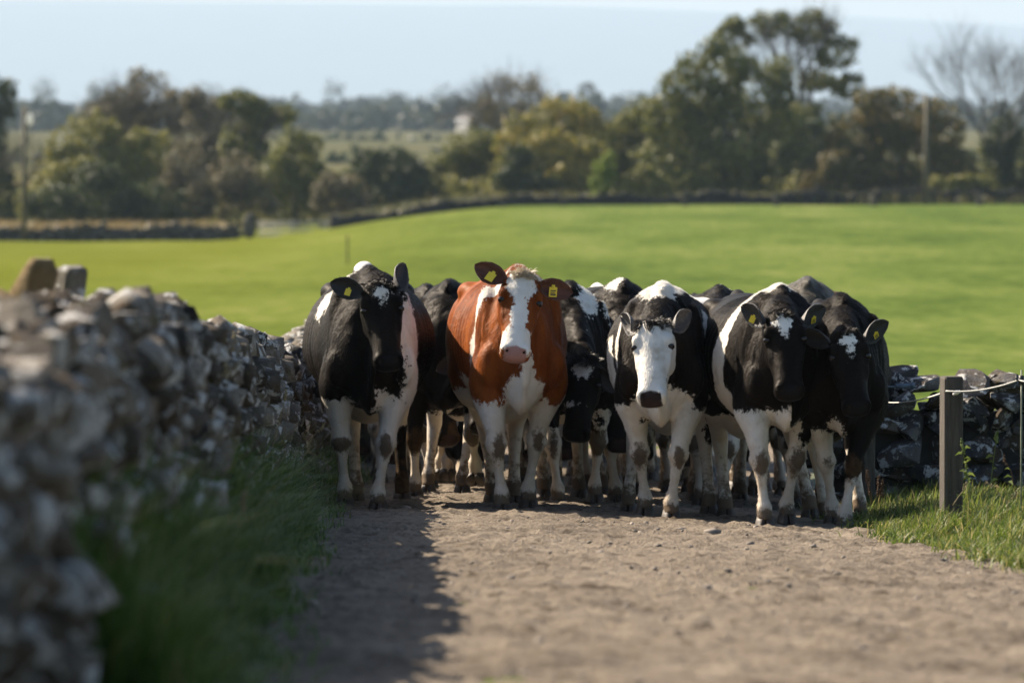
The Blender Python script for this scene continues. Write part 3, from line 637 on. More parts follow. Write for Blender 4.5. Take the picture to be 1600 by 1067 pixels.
tree('great_tree', 'biggest dense green tree at the right of the pasture edge', 1130, 66, 314, 110, 426, 'green', 9500, [(0, 205, 44, 40), (-44, 170, 48, 46), (40, 165, 54, 56), (-62, 115, 46, 52), (10, 110, 84, 64), (70, 96, 44, 56), (-10, 50, 104, 50)], 16, .50)
tree('ash_tree', 'tallest open crowned tree behind the big dense one', 1232, 10, 318, 100, 456, 'green', 4200, [(-82, 262, 34, 34), (-28, 280, 36, 24), (30, 270, 44, 30), (76, 232, 36, 32), (92, 180, 28, 24), (50, 190, 40, 20), (20, 130, 40, 34), (74, 100, 40, 50), (-110, 225, 22, 20)], 17, .50, bare=(7.5, 5, 3.6, .42, .12, .32))
tree('shrub', 'small rounded shrub in front of the big green tree', 1005, 262, 322, 36, 414, 'olive', 1900, [(0, 34, 32, 26), (-20, 20, 24, 20), (22, 20, 24, 20)], 18, .4, group='bushes beyond the pasture', cat='shrub')
tree('shrub', 'bright yellow green upright shrub beside the small rounded one', 944, 240, 322, 22, 414, 'bright', 1000, [(6, 62, 13, 20), (-2, 36, 17, 26), (0, 16, 22, 18)], 19, .35, group='bushes beyond the pasture', cat='shrub')
tree('leafy_tree', 'orange tinged round tree behind the plain pole', 1405, 134, 318, 96, 424, 'orange', 7000, [(0, 138, 58, 42), (-48, 104, 44, 46), (52, 108, 44, 50), (10, 66, 84, 58), (-70, 50, 44, 42), (-108, 26, 32, 30), (60, 40, 60, 42)], 20, .48)
tree('bare_tree', 'leafless fan shaped tree with ivy clad trunks on the far right', 1562, 48, 318, 78, 436, 'dark', 2300, [(-8, 60, 30, 62), (30, 62, 32, 62), (8, 110, 26, 30)], 21, .45, bare=(3.6, 5, 3.6, .34, .22, .26), bark=simple_mat('grey_bark', (.10, .092, .082), .9, .3, 3, .4))
tree('shrub', 'low green shrub under the plain pole', 1500, 276, 320, 40, 414, 'olive', 1500, [(-14, 22, 30, 20), (18, 26, 30, 18)], 22, .4, group='bushes beyond the pasture', cat='shrub')
tree('shrub', 'orange brown shrub at the left foot of the orange tinged tree', 1302, 225, 320, 34, 416, 'orange', 1700, [(0, 55, 24, 30), (-10, 25, 32, 28)], 23, .4, group='bushes beyond the pasture', cat='shrub')
tree('leafy_tree', 'dark green tree filling the foot of the tallest tree', 1258, 170, 318, 44, 440, 'dark', 2400, [(0, 90, 34, 40), (10, 40, 44, 44)], 24, .45)
tree('shrub', 'dull green bush in front of the yellowing tree', 812, 232, 320, 44, 420, 'dark', 1700, [(0, 44, 40, 38), (20, 22, 36, 26)], 25, .42, group='bushes beyond the pasture', cat='shrub')
tree('leafy_tree', 'dull tree standing behind the right picture edge', 1690, 110, 318, 60, 440, 'green', 2200, [(0, 130, 44, 44), (0, 70, 56, 60)], 26, .5)
lob = []; r = np.random.default_rng(91)
for (x0, x1, hp, d) in ((-120, 520, 92, 446), (-120, 500, 60, 438), (690, 1800, 84, 450), (700, 1800, 54, 436), (500, 700, 26, 440)):
    k = d / F
    for x in np.arange(x0, x1, 15):
        p = px(x + r.normal(0, 5), 320, d); g = float(gz(p[0], d)); h = hp * k * r.uniform(.6, 1.15); lob.append((p[0], d + r.normal(0, 1.5), g + h * .45, 15 * k * .9, 1.0, h * .55))
V, Q = leaf_cloud(lob, 26000, .55, 15, .35); link('undergrowth', mesh_np('undergrowth', V, Q, False), LEAF['olive'], kind='stuff')
# far trees fading into the air
FT = [(70, 114, 198, 24, 1500, 'hazy round tree beyond the lamp pole'), (30, 150, 200, 40, 1700, 'low hazy wood edge left of the lamp pole'), (320, 122, 196, 30, 1900, 'hazy tree behind the twiggy brown tree'), (460, 146, 200, 30, 1500, 'hazy round tree right of the pine like tree'),
      (522, 126, 196, 24, 2300, 'hazy pointed tree left of the far round oak'), (612, 138, 200, 34, 1650, 'dark round hazy oak in the middle distance'), (690, 126, 196, 34, 2200, 'pale hazy tree right of the far round oak'), (560, 158, 200, 26, 1800, 'small hazy tree left beside the far round oak'),
      (505, 168, 206, 30, 1300, 'low bluish hedge tree under the hazy pointed tree'), (655, 172, 206, 30, 1400, 'low bluish hedge tree right of the far oak'), (420, 150, 200, 32, 1800, 'hazy tree half behind the pine like tree'), (915, 130, 196, 36, 1900, 'hazy tree behind the yellowing tree'),
      (985, 140, 196, 40, 2100, 'pale hazy tree left behind the grey green tree'), (1350, 132, 196, 34, 2000, 'hazy tree between the tallest and orange trees'), (160, 126, 196, 34, 2000, 'hazy tree left behind the thinning brown tree'), (740, 150, 200, 30, 1900, 'hazy tree behind the white farmhouse')]
for i, (cx, tp, bs, hw, d, lb) in enumerate(FT):
    d *= 1.3; k = d / F; sz = hw * k * .18; hh = bs - tp
    tree('distant_tree', lb, cx, tp, bs, hw, d, 'hazy', 900, [(0, hh * .58, hw * .9, hh * .42), (-hw * .35, hh * .4, hw * .6, hh * .36), (hw * .35, hh * .42, hw * .6, hh * .36)], 60 + i, sz, group='hazy trees in the far valley')
# hedge lines and woods that read as one mass
r = np.random.default_rng(77); lob = []
for (x0, x1, y, hpx, d, step) in ((-300, 1900, 206, 34, 1750, 15), (-300, 1900, 205, 48, 1900, 30), (430, 720, 217, 8, 1300, 9), (-300, 1900, 186, 40, 2800, 24), (-400, 2000, 172, 36, 4200, 34), (480, 1000, 262, 12, 540, 8), (-200, 1900, 240, 16, 800, 10)):
    k = d / F
    for x in np.arange(x0, x1, step):
        h = hpx * r.uniform(.5, 1.15); p = px(x + r.normal(0, 4), y, d); g = float(gz(p[0], d)) if d < 4500 else p[2]; lob.append((p[0], d + r.normal(0, 20), g + h * k * .45, step * k * .75, step * k * .5, h * k * .55))
V, Q = leaf_cloud(lob, 60000, 4.5, 5, .5); link('far_woodland', mesh_np('far_woodland', V, Q, False), LEAF['hazy'], kind='stuff')
# houses far off
WHITE = simple_mat('white_render', (.5, .49, .47), .8, .05, 1, 0); SLATE = simple_mat('slate_roof', (.11, .11, .12), .7, .2, 1, 0); GLASSD = simple_mat('dark_window', (.03, .035, .04), .2, .1, 1, 0)
def house(label, cx, top, base, wpx, d, rz):
    k = d / F; b = px(cx, base, d); root = thing('farmhouse', tuple(b), label, 'house', 'white houses in the valley'); root.rotation_euler = (0, 0, rz)
    w, h = wpx * k / 2, (base - top) * k; e = h * .58; l = w * 1.5
    mb = MB(); v = [(-w, -l, -.5), (w, -l, -.5), (w, l, -.5), (-w, l, -.5), (-w, -l, e), (w, -l, e), (w, l, e), (-w, l, e), (0, -l, h - .1), (0, l, h - .1)]
    mb.add(v, [[0, 1, 5, 4], [1, 2, 6, 5], [2, 3, 7, 6], [3, 0, 4, 7]], [[4, 5, 8], [6, 7, 9]]); link('wall', mb.mesh('wall', False), WHITE, root)
    rf = MB(); q = .35
    for s_ in (-1, 1):
        o = np.array([(s_ * (w + q), -l - .25, e - q * (h - e) / w), (0, -l - .25, h), (0, l + .25, h), (s_ * (w + q), l + .25, e - q * (h - e) / w)]); rf.add(np.concatenate([o, o + (0, 0, .18)]), [[0, 1, 2, 3], [7, 6, 5, 4], [0, 4, 5, 1], [2, 6, 7, 3], [0, 3, 7, 4], [1, 5, 6, 2]])
    ro = link('roof', rf.mesh('roof', False), SLATE, root); ch = MB(); ch.box((0, l * .85, h + .5), (.35, .35, .8)); link('chimney', ch.mesh('chimney', False), WHITE, ro)
    for x in (-.45, .45):
        wb = MB(); wb.box((x * w, -l - .02, e * .55), (w * .14, .03, e * .2)); link('window', wb.mesh('window', False), GLASSD, root)
house('white gabled farmhouse half hidden between the middle trees', 733, 178, 204, 26, 1500, .5)
house('small white house far off left of the olive tree', 66, 172, 200, 30, 2200, -.3)
# ------------------------------------------------------------------ cows
def hide_mat(name, dark, dark2, nose_dark, nose_spec):
    m, nt, b = new_mat(name); co = objco(nt)
    v = attr(nt, 'coat'); dirt = attr(nt, 'dirt'); nose = attr(nt, 'nose'); leg = attr(nt, 'leg')
    n1 = noise(nt, co, 34, 4, .65); n2 = noise(nt, co, 130, 3, .6)
    e = math_(nt, 'ADD', math_(nt, 'MULTIPLY', math_(nt, 'SUBTRACT', n1, .5), .10), math_(nt, 'MULTIPLY', math_(nt, 'SUBTRACT', n2, .5), .025))
    fac = mapr(nt, math_(nt, 'ADD', v, e), -.004, .004)
    mp = N(nt, 'ShaderNodeMapping'); mp.inputs['Scale'].default_value = (1, .6, .35); nt.links.new(co, mp.inputs[0])
    nb = noise(nt, mp.outputs[0], 9, 6, .6)
    dk = ramp(nt, nb, [(.35, dark), (.7, dark2)])
    nw = noise(nt, co, 7, 6, .65)
    wh = ramp(nt, nw, [(.25, (.50, .44, .35)), (.45, (.72, .68, .61)), (.75, (.80, .78, .73))])
    wh = mix(nt, math_(nt, 'MULTIPLY', mapr(nt, leg, .80, .35, 0, .8), mapr(nt, noise(nt, co, 11, 5, .65), .3, .65, .35, 1)), wh, (.47, .36, .24))
    c = mix(nt, fac, dk, wh)
    # mud
    nd = noise(nt, co, 22, 6, .7)
    df = mapr(nt, math_(nt, 'ADD', dirt, math_(nt, 'MULTIPLY', math_(nt, 'SUBTRACT', nd, .5), 1.3)), .45, .72)
    mud = ramp(nt, nd, [(.3, (.028, .016, .008)), (.7, (.105, .063, .031))])
    c = mix(nt, math_(nt, 'MULTIPLY', df, .88), c, mud)
    nf = mapr(nt, math_(nt, 'ADD', nose, math_(nt, 'MULTIPLY', math_(nt, 'SUBTRACT', nd, .5), .5)), .30, .68)
    c = mix(nt, nf, c, nose_dark)
    eye = mapr(nt, attr(nt, 'rim'), .45, .6)
    c = mix(nt, eye, c, (.02, .014, .012))
    nt.links.new(c, b.inputs['Base Color'])
    nt.links.new(mapr(nt, nf, 0, 1, .52, nose_spec), b.inputs['Roughness'])
    b.inputs['Specular IOR Level'].default_value = .055; b.inputs['Specular Tint'].default_value = (1, .84, .68, 1)
    b.inputs['Sheen Weight'].default_value = .0; b.inputs['Sheen Roughness'].default_value = .45
    mp2 = N(nt, 'ShaderNodeMapping'); mp2.inputs['Scale'].default_value = (1, .5, .22); nt.links.new(co, mp2.inputs[0])
    h1 = noise(nt, mp2.outputs[0], 160, 3, .7); h2 = noise(nt, co, 28, 4, .6)
    hh = math_(nt, 'ADD', math_(nt, 'MULTIPLY', h1, .45), h2)
    bump(nt, b, hh, .25, .011)
    return m

HIDE = {
    'black': hide_mat('black_white_hide', (.0030, .0026, .0024), (.0135, .0098, .0072), (.010, .009, .009), .28),
    'pied': hide_mat('pied_hide', (.0034, .003, .0028), (.0155, .0118, .0092), (.035, .022, .020), .3),
    'red': hide_mat('red_white_hide', (.12, .027, .0045), (.29, .080, .0145), (.36, .19, .16), .34),
    'dusty': hide_mat('dusty_hide', (.03, .027, .023), (.16, .15, .13), (.02, .018, .017), .4),
}
EYE, nt_, b_ = new_mat('cow_eye'); b_.inputs['Base Color'].default_value = (.008, .005, .004, 1); b_.inputs['Roughness'].default_value = .04
HOOF = simple_mat('hoof_horn', (.045, .031, .021), .6, .6, 30, .5, .006)
TAG = simple_mat('yellow_tag_plastic', (.72, .55, .03), .45, .06, 20, 0)
TAGINK = simple_mat('tag_print_black', (.02, .02, .02), .5, .1, 20, 0)
def hair_mat(name, c1, c2):
    m, nt, b = new_mat(name); r = island(nt)
    nt.links.new(ramp(nt, r, [(0, c1), (1, c2)]), b.inputs['Base Color']); b.inputs['Roughness'].default_value = .5; return m
HAIR = {'black': hair_mat('black_hair', (.006, .005, .005), (.03, .022, .016)), 'cream': hair_mat('cream_hair', (.45, .36, .24), (.72, .66, .55))}
def ear_mat(name, c1, c2):
    m, nt, b = new_mat(name); co = objco(nt); n = noise(nt, co, 40, 5, .6)
    nt.links.new(ramp(nt, n, [(.3, c1), (.75, c2)]), b.inputs['Base Color']); b.inputs['Roughness'].default_value = .6
    b.inputs['Sheen Weight'].default_value = .2; bump(nt, b, n, .5, .01); return m
EAR = {'black': ear_mat('black_ear', (.006, .005, .005), (.022, .017, .014)), 'red': ear_mat('red_ear', (.07, .018, .006), (.15, .045, .015)),
       'grey': ear_mat('grey_ear', (.02, .017, .016), (.10, .085, .075))}

def rotm(yaw, roll):
    return np.array((Matrix.Rotation(yaw, 3, 'Z') @ Matrix.Rotation(roll, 3, 'Y')))

TORSO = np.array([  # y, top, bottom, half width, egg
    (-.30, 1.10, .84, .07, 0), (-.25, 1.20, .74, .145, .0), (-.16, 1.29, .65, .20, .0), (-.02, 1.375, .605, .235, .03), (.14, 1.425, .60, .262, .05),
    (.38, 1.395, .61, .31, .03), (.66, 1.385, .615, .352, .0), (.95, 1.39, .64, .358, .0), (1.18, 1.40, .70, .335, .02), (1.38, 1.415, .74, .30, .05),
    (1.56, 1.41, .82, .255, 0), (1.70, 1.385, .88, .19, -.05), (1.79, 1.33, .97, .09, 0)])

def build_body(sp):
    """sp: pose dictionary; returns mesh vertices, quads, and a frame for the head"""
    w = sp.get('w', 1.0); vox = sp.get('vox', .0115)
    mb = MB()
    T = spline(TORSO, 40); a = np.arange(32) / 32 * 2 * np.pi
    R = []
    for y, zt, zb, hw, k in T:
        c = np.cos(a); s_ = np.sin(a)
        x = hw * w * np.sign(s_) * abs(s_) ** .92 * (1 - k * c)
        R.append(np.stack([x, np.full(32, y), (zt + zb) / 2 + (zt - zb) / 2 * c], -1))
    mb.rings(R)
    for sx in (-1, 1):
        mb.ell((sx * .188, .05, 1.02), (.072, .15, .31))
        mb.ell((sx * .185, -.12, .87), (.080, .11, .14))
        mb.ell((sx * .19 * w, 1.36, 1.31), (.085, .16, .07))
        mb.ell((sx * .09, 1.70, 1.27), (.07, .08, .09))
        mb.ell((sx * .20, 1.46, 1.0), (.13, .22, .30))
    mb.ell((0, .82, .98), (.368 * w, .52, .33), 24, 14)
    if sp.get('tail_up'): mb.ell((-.02, 1.62, 1.43), (.075, .13, .085))
    mb.ell((0, -.15, .74), (.085, .14, .15)); mb.ell((0, 1.68, 1.39), (.05, .14, .05)); mb.ell((0, .12, 1.40), (.05, .2, .05))
    mb.ell((0, 1.32, .66), (.17, .22, .16))
    # head frame
    yaw, pitch, roll = (math.radians(v) for v in sp.get('head', (0, 68, 0)))
    M = rotm(yaw, roll)
    u = M @ np.array((0, -math.cos(pitch), -math.sin(pitch))); n = M @ np.array((0, -math.sin(pitch), math.cos(pitch))); S = M @ np.array((1., 0, 0))
    P = np.array(sp.get('poll', (0, -.5, 1.43)), float)
    HSC = sp.get('hs', 1.06); hp = lambda x, t, k: P + HSC * (x * S + t * u + k * n)
    # neck
    e = hp(0, .05, -.13); b0 = np.array((0, .16, 1.10)); ln = np.linalg.norm(e - b0)
    m1 = b0 * .62 + e * .38 + np.array((0, -.04, .03)); m2 = b0 * .28 + e * .72 + np.array((0, -.02, .03))
    C = spline([b0 + (0, .15, -.02), b0, m1, m2, e, hp(0, .13, -.12)], 22)
    rx = spline(np.array([[.15], [.17], [.125], [.098], [.088], [.075]]), 22)[:, 0]; rv = spline(np.array([[.26], [.30], [.235], [.175], [.135], [.10]]), 22)[:, 0]
    mb.tube(C, rx, 24, rv)
    # dewlap
    D = spline([hp(0, .20, -.20), hp(0, .10, -.27) * .75 + np.array((0, -.20, .80)) * .25, np.array((0, -.27, .86)) * .7 + hp(0, .1, -.25) * .3, (0, -.24, .75), (0, -.13, .64), (0, .02, .61)], 18)
    mb.tube(D, spline(np.array([[.018], [.018], [.02], [.03], [.04], [.03]]), 18)[:, 0], 12, spline(np.array([[.05], [.075], [.095], [.10], [.07], [.03]]), 18)[:, 0])
    # skull
    HS = np.array([  # t, half width, front, depth, jaw factor
        (-.035, .045, -.05, .09, .9), (-.01, .080, -.014, .15, .9), (.03, .104, .000, .19, .9), (.09, .115, .007, .225, .86), (.15, .119, .008, .245, .80), (.20, .112, .006, .250, .76),
        (.26, .100, .005, .225, .74), (.32, .088, .006, .185, .78), (.38, .081, .007, .152, .86), (.43, .083, .006, .135, .92), (.475, .086, .001, .120, .95), (.505, .074, -.012, .098, .92), (.522, .040, -.032, .05, .9)])
    hs = spline(HS, 34); aa = np.arange(28) / 28 * 2 * np.pi; R = []
    for t, hw, fr, dp, jf in hs:
        c = np.cos(aa); s_ = np.sin(aa); ex = .80
        cy = np.sign(c) * abs(c) ** ex; sx_ = np.sign(s_) * abs(s_) ** ex
        wid = hw * np.where(c > 0, 1, 1 + (jf - 1) * (-c)) ; wid = wid * np.where(c > 0, 1 - .16 * c, 1)
        kk = fr - dp / 2 + dp / 2 * cy
        R.append(P + HSC * ((wid * sx_)[:, None] * S + t * u + kk[:, None] * n))
    mb.rings(R)
    Rh = np.stack([S, u, n], 1)
    for sx in (-1, 1):
        for c, r in (((.088, .125, -.030), (.034, .040, .030)), ((.084, .225, -.052), (.020, .085, .022)), ((.050, .470, -.026), (.036, .038, .036)), ((.055, .20, -.17), (.055, .08, .06)),
                     ((.099, .146, -.036), (.022, .017, .022)), ((.098, .187, -.044), (.020, .015, .020))):
            mb.ell(hp(sx * c[0], c[1], c[2]), tuple(q_ * HSC for q_ in r), 14, 10, Rh)
    # legs
    feet = []; knees = []
    for i, L in enumerate(sp['fore']):
        sx = -1 if i == 0 else 1
        fx, fy = L[0], L[1]; lift = L[2] if len(L) > 2 else 0
        A0 = np.array((sx * .165, .02, 1.0)); A1 = np.array((sx * .205 * .82 + fx * .18, .04 + fy * .15, .76))
        if lift:
            K = np.array((fx * .75 + sx * .165 * .25, fy - .14, .40 + lift * .25)); Fe = np.array((fx, fy + .03, .12 + lift * .75)); H = Fe + np.array((0, .035 + .0, -.07)); toe = np.array((0, .35, -1))
        else:
            Fe = np.array((fx, fy + .025, .125)); K = Fe * .68 + A1 * .32 + np.array((sx * .006, -.03, .0)); K[2] = .415; H = np.array((fx, fy, .055)); toe = np.array((0, -.45, -.9))
        C = [A0, A1, A1 * .5 + K * .5 + (0, .0, .03), K + (K - Fe) * .17, K, K + (Fe - K) * .2, K + (Fe - K) * .5, K + (Fe - K) * .8, Fe, Fe * .4 + H * .6, H + (H - Fe) * .15]
        rx = [.088, .112, .084, .056, .073, .049, .033, .034, .055, .048, .058]; ry = [.12, .145, .105, .064, .080, .056, .040, .043, .062, .053, .066]
        Cs = spline(C, 40); tp = np.interp(np.linspace(0, 1, 40), [0, .2, .35, 1], [1, 1, .94, .90]); mb.tube(Cs, spline(np.array(rx)[:, None], 40)[:, 0] * tp, 16, spline(np.array(ry)[:, None], 40)[:, 0] * tp)
        mb.ell(Fe + (0, .045, -.01), (.034, .022, .03), 10, 6)
        feet.append((H, toe, lift)); knees.append(K)
    for i, L in enumerate(sp['hind']):
        sx = -1 if i == 0 else 1
        fx, fy = L[0], L[1]; lift = L[2] if len(L) > 2 else 0
        A0 = np.array((sx * .15, 1.52, 1.10)); A1 = np.array((sx * .20, 1.36 + (fy - 1.5) * .3, .82))
        Fe = np.array((fx, fy + .04, .125 + lift)); Hk = np.array((fx * .7 + sx * .15 * .3, fy + .16, .50 + lift * .6)); H = np.array((fx, fy, .055 + lift))
        C = [A0, A1, A1 * .5 + Hk * .5 + (0, -.02, .02), Hk + (A1 - Hk) * .16, Hk, Hk + (Fe - Hk) * .2, Hk + (Fe - Hk) * .5, Hk + (Fe - Hk) * .82, Fe, Fe * .4 + H * .6, H + (H - Fe) * .15]
        rx = [.12, .125, .085, .060, .060, .050, .041, .043, .057, .052, .060]; ry = [.22, .20, .12, .075, .07, .056, .048, .047, .054, .052, .06]
        Cs = spline(C, 40); tp = np.interp(np.linspace(0, 1, 40), [0, .2, .35, 1], [1, 1, .94, .90]); mb.tube(Cs, spline(np.array(rx)[:, None], 40)[:, 0] * tp, 16, spline(np.array(ry)[:, None], 40)[:, 0] * tp)
        feet.append((H, np.array((0, -.45, -.9)), lift))
    # tail
    Tl = spline([(0, 1.74, 1.38), (0, 1.83, 1.30), (0, 1.85, 1.0), (.01, 1.84, .7), (.02, 1.84, .55)], 16)
    mb.tube(Tl, np.interp(np.linspace(0, 1, 16), [0, .3, .75, .9, 1], [.035, .026, .02, .04, .015]), 8)
    # one skin over everything
    me = mb.mesh('tmp'); ob = bpy.data.objects.new('tmp', me); COL.objects.link(ob)
    md = ob.modifiers.new('r', 'REMESH'); md.mode = 'VOXEL'; md.voxel_size = vox; md.adaptivity = 0
    dg = bpy.context.evaluated_depsgraph_get(); ev = ob.evaluated_get(dg); m2 = ev.to_mesh()
    nv = len(m2.vertices); V = np.empty(nv * 3); m2.vertices.foreach_get('co', V); V = V.reshape(-1, 3)
    Q = np.empty(len(m2.loops), np.int64); m2.loops.foreach_get('vertex_index', Q)
    lt = np.empty(len(m2.polygons), np.int32); m2.polygons.foreach_get('loop_total', lt)
    ed = np.empty(len(m2.edges) * 2, np.int64); m2.edges.foreach_get('vertices', ed); ed = ed.reshape(-1, 2)
    assert (lt == 4).all()
    Q = Q.reshape(-1, 4)
    ev.to_mesh_clear(); bpy.data.objects.remove(ob); bpy.data.meshes.remove(me)
    deg = np.bincount(ed.ravel(), minlength=nv).astype(float)[:, None]
    def smooth(V, lam):
        s = np.zeros_like(V)
        for k in range(3):
            s[:, k] = np.bincount(ed[:, 0], V[ed[:, 1], k], nv) + np.bincount(ed[:, 1], V[ed[:, 0], k], nv)
        return V + lam * (s / deg - V)
    hd = (V - P) / HSC; ht = hd @ u; hx = hd @ S; hn = hd @ n
    hmask = (sstep(-.06, .0, ht) * sstep(.17, .14, abs(hx)) * sstep(-.30, -.22, hn - .05 * 0) * sstep(.08, .05, hn))
    V0 = V.copy(); it = int(round(18 * (.0115 / vox) ** 1.5)) + 2
    for i in range(it):
        V1 = smooth(V, .6); V2 = smooth(V1, -.35)
        k = .80 * hmask[:, None] * (1 if i > 3 else 0); V = V2 * (1 - k) + V * k
    # normals
    def normals(V):
        fn = np.cross(V[Q[:, 2]] - V[Q[:, 0]], V[Q[:, 3]] - V[Q[:, 1]])
        nn = np.zeros_like(V)
        for c in range(4):
            for k in range(3): nn[:, k] += np.bincount(Q[:, c], fn[:, k], nv)
        return nn / (np.linalg.norm(nn, axis=1)[:, None] + 1e-12)
    nn = normals(V)
    hd = (V - P) / HSC; ht = hd @ u; hx = hd @ S; hn = hd @ n
    sd = sp.get('seed', 1)
    # nostrils, mouth, eye hollows
    dsp = np.zeros(nv)
    for sx in (-1, 1):
        d2 = ((hx - sx * .046) / .012) ** 2 + ((ht - .487) / .016) ** 2 + ((hn + .014) / .026) ** 2
        dsp -= .024 * np.exp(-d2)
    mouth = np.exp(-(((hn + .088 + .25 * (ht - .45)) / .007) ** 2)) * sstep(.33, .38, ht)
    dsp -= .006 * mouth
    body = 1 - hmask
    # neck and shoulder folds, ribs, soft unevenness
    neck = sstep(.10, -.05, V[:, 1]) * sstep(.62, .8, V[:, 2]) * body
    fold = fbm(np.stack([V[:, 0] * 9 + V[:, 1] * 7, V[:, 1] * 9, V[:, 2] * 2.2], -1), sd + 5, 3)
    dsp += neck * .014 * (np.abs(fold) * 2 - .6)
    rib = np.sin(V[:, 1] * 2 * np.pi / .085 + V[:, 2] * 3) * sstep(.3, .5, V[:, 1]) * sstep(1.15, .95, V[:, 1]) * sstep(.7, .85, V[:, 2]) * sstep(1.3, 1.2, V[:, 2])
    dsp += .003 * rib
    dsp += .010 * fbm(V * 3.1, sd + 9, 3) * sstep(.55, .75, V[:, 2]) * body
    dsp += .0035 * fbm(V * 22, sd + 13, 3) * sstep(.7, .5, V[:, 2])
    dsp += .002 * fbm(V * 40, sd + 14, 2) * hmask
    V = V + nn * dsp[:, None]
    return dict(V=V, Q=Q, P=P, u=u, n=n, S=S, hp=hp, ht=ht, hx=hx, hn=hn, hmask=hmask, feet=feet, knees=knees, mouth=mouth)

def paint(B, ops, seed, base=-1):
    V = B['V']; v = np.full(len(V), -.2 if base < 0 else .2)
    wob = fbm(V * 5, seed, 4) * .05 + fbm(V * 14, seed + 3, 3) * .018
    H = np.stack([B['hx'], B['ht'], B['hn']], -1); head = B['hmask'] > .5
    for op in ops:
        col, kind, *ar = op
        if kind == 'e':
            r = np.array(ar[1], float); sdv = (1 - np.linalg.norm((V - np.array(ar[0])) / r, axis=1)) * r.min(); sdv = np.where(head, -.3, sdv + wob)
        elif kind == 'z':      # all below a height, optionally on one side / front / back
            sdv = ar[0] - V[:, 2] + wob * 1.2
            if len(ar) > 1:
                sx, y0, y1 = ar[1:4]
                sdv = np.where((V[:, 0] * sx >= -.001) & (V[:, 1] > y0) & (V[:, 1] < y1), sdv, -.3)
            sdv = np.where(head, -.3, sdv)
        elif kind == 'band':   # a slanting belt: |y - (y0 + k z)| < half
            y0, k, half = ar[:3]; sdv = half - abs(V[:, 1] - (y0 + k * (V[:, 2] - 1))) + wob * .8
            if len(ar) > 3: sdv = np.where(V[:, 0] * ar[3] > -.05, sdv, -.3)
            sdv = np.where(head, -.3, sdv)
        elif kind == 'h':
            r = np.array(ar[1], float); sdv = (1 - np.linalg.norm((H - np.array(ar[0])) / r, axis=1)) * r.min() + wob * .35; sdv = np.where(head, sdv, -.3)
        elif kind == 'head':
            sdv = np.where(head, .2, -.3)
        elif kind == 'neck':   # the neck forward of a plane
            sdv = (ar[0] - V[:, 1]) + wob; sdv = np.where(head | (V[:, 2] < .75), -.3, sdv)
        v = np.maximum(v, sdv) if col == 'w' else np.minimum(v, -sdv)
    return v

def set_attr(me, name, arr):
    a = me.attributes.new(name, 'FLOAT', 'POINT'); a.data.foreach_set('value', np.asarray(arr, np.float32))

def ear_mesh(flat):
    """an ear along +X from its root, cupped towards -Y, with thickness"""
    m, k = 14, 9; L = .215
    t = np.linspace(0, 1, m); wv = np.interp(t, [0, .12, .35, .6, .8, .93, 1], [.014, .038, .062, .064, .046, .024, .003])
    s_ = np.linspace(-1, 1, k)
    X = np.broadcast_to((t * L)[:, None], (m, k)); Z = wv[:, None] * s_[None]
    cup = np.interp(t, [0, .3, 1], [.062, .045, .012])[:, None] * (s_ ** 2)[None]
    Y = -cup + .012 * np.sin(t * 3)[:, None]
    Fr = np.stack([X, Y, Z], -1); Bk = Fr + np.array((0, .012, 0)) * np.sin(np.pi * np.clip(t, .05, .95))[:, None, None] ** .4
    v = np.concatenate([Fr.reshape(-1, 3), Bk.reshape(-1, 3)])
    i = np.arange(m - 1)[:, None] * k; j = np.arange(k - 1)[None]
    q = np.stack([i + j, i + k + j, i + k + j + 1, i + j + 1], -1).reshape(-1, 4); o = m * k
    q2 = np.stack([i + j, i + j + 1, i + k + j + 1, i + k + j], -1).reshape(-1, 4) + o
    rim = []
    bd = [(a * k) for a in range(m)] + [(m - 1) * k + b for b in range(1, k)] + [a * k + k - 1 for a in range(m - 2, -1, -1)] + [b for b in range(k - 2, 0, -1)]
    for a in range(len(bd)):
        c, d = bd[a], bd[(a + 1) % len(bd)]; rim.append([c, c + o, d + o, d])
    mb = MB(); mb.add(v, np.concatenate([q, q2, rim]))
    # hair fringe along the lower rim and inside
    r = np.random.default_rng(5)
    for c in range(90):
        a = r.uniform(.05, .85); w_ = np.interp(a, t, wv); sg = r.choice([-1, 1]); z = sg * w_ * r.uniform(.3, .98)
        p0 = np.array((a * L, -np.interp(a, [0, .3, 1], [.062, .045, .012]) * (z / w_) ** 2 + .01 * np.sin(a * 3), z)); dirv = np.array((r.uniform(.2, 1), -r.uniform(.0, .6), -sg * r.uniform(-.6, .5))); dirv /= np.linalg.norm(dirv)
        ln = r.uniform(.012, .030); wd = np.array((0, .3, 1.)) * .0018
        mb.add([p0 - wd, p0 + wd, p0 + dirv * ln], t=[[0, 1, 2]])
    return mb.mesh('ear')
def tag_mesh():
    mb = MB(); mb.box((0, 0, 0), (.026, .003, .030)); mb.box((0, 0, .036), (.010, .003, .008)); me1 = mb
    me1.ell((0, -.004, .028), (.008, .004, .008), 8, 6)
    n0 = sum(len(q) for q in mb.q) + sum(len(t) for t in mb.t)
    nq0 = sum(len(q) for q in mb.q)
    me1.box((0, -.0035, .008), (.018, .001, .0035)); me1.box((-.003, -.0035, -.004), (.015, .001, .003)); me1.box((0, -.0035, -.016), (.018, .001, .005))
    me = me1.mesh('ear_tag', False)
    me.materials.append(TAG); me.materials.append(TAGINK)
    nq = sum(len(q) for q in mb.q); idx = np.zeros(len(me.polygons), np.int32); idx[nq0:nq] = 1
    me.polygons.foreach_set('material_index', idx); return me
EAR_ME = {k: None for k in EAR}; TAG_ME = tag_mesh()
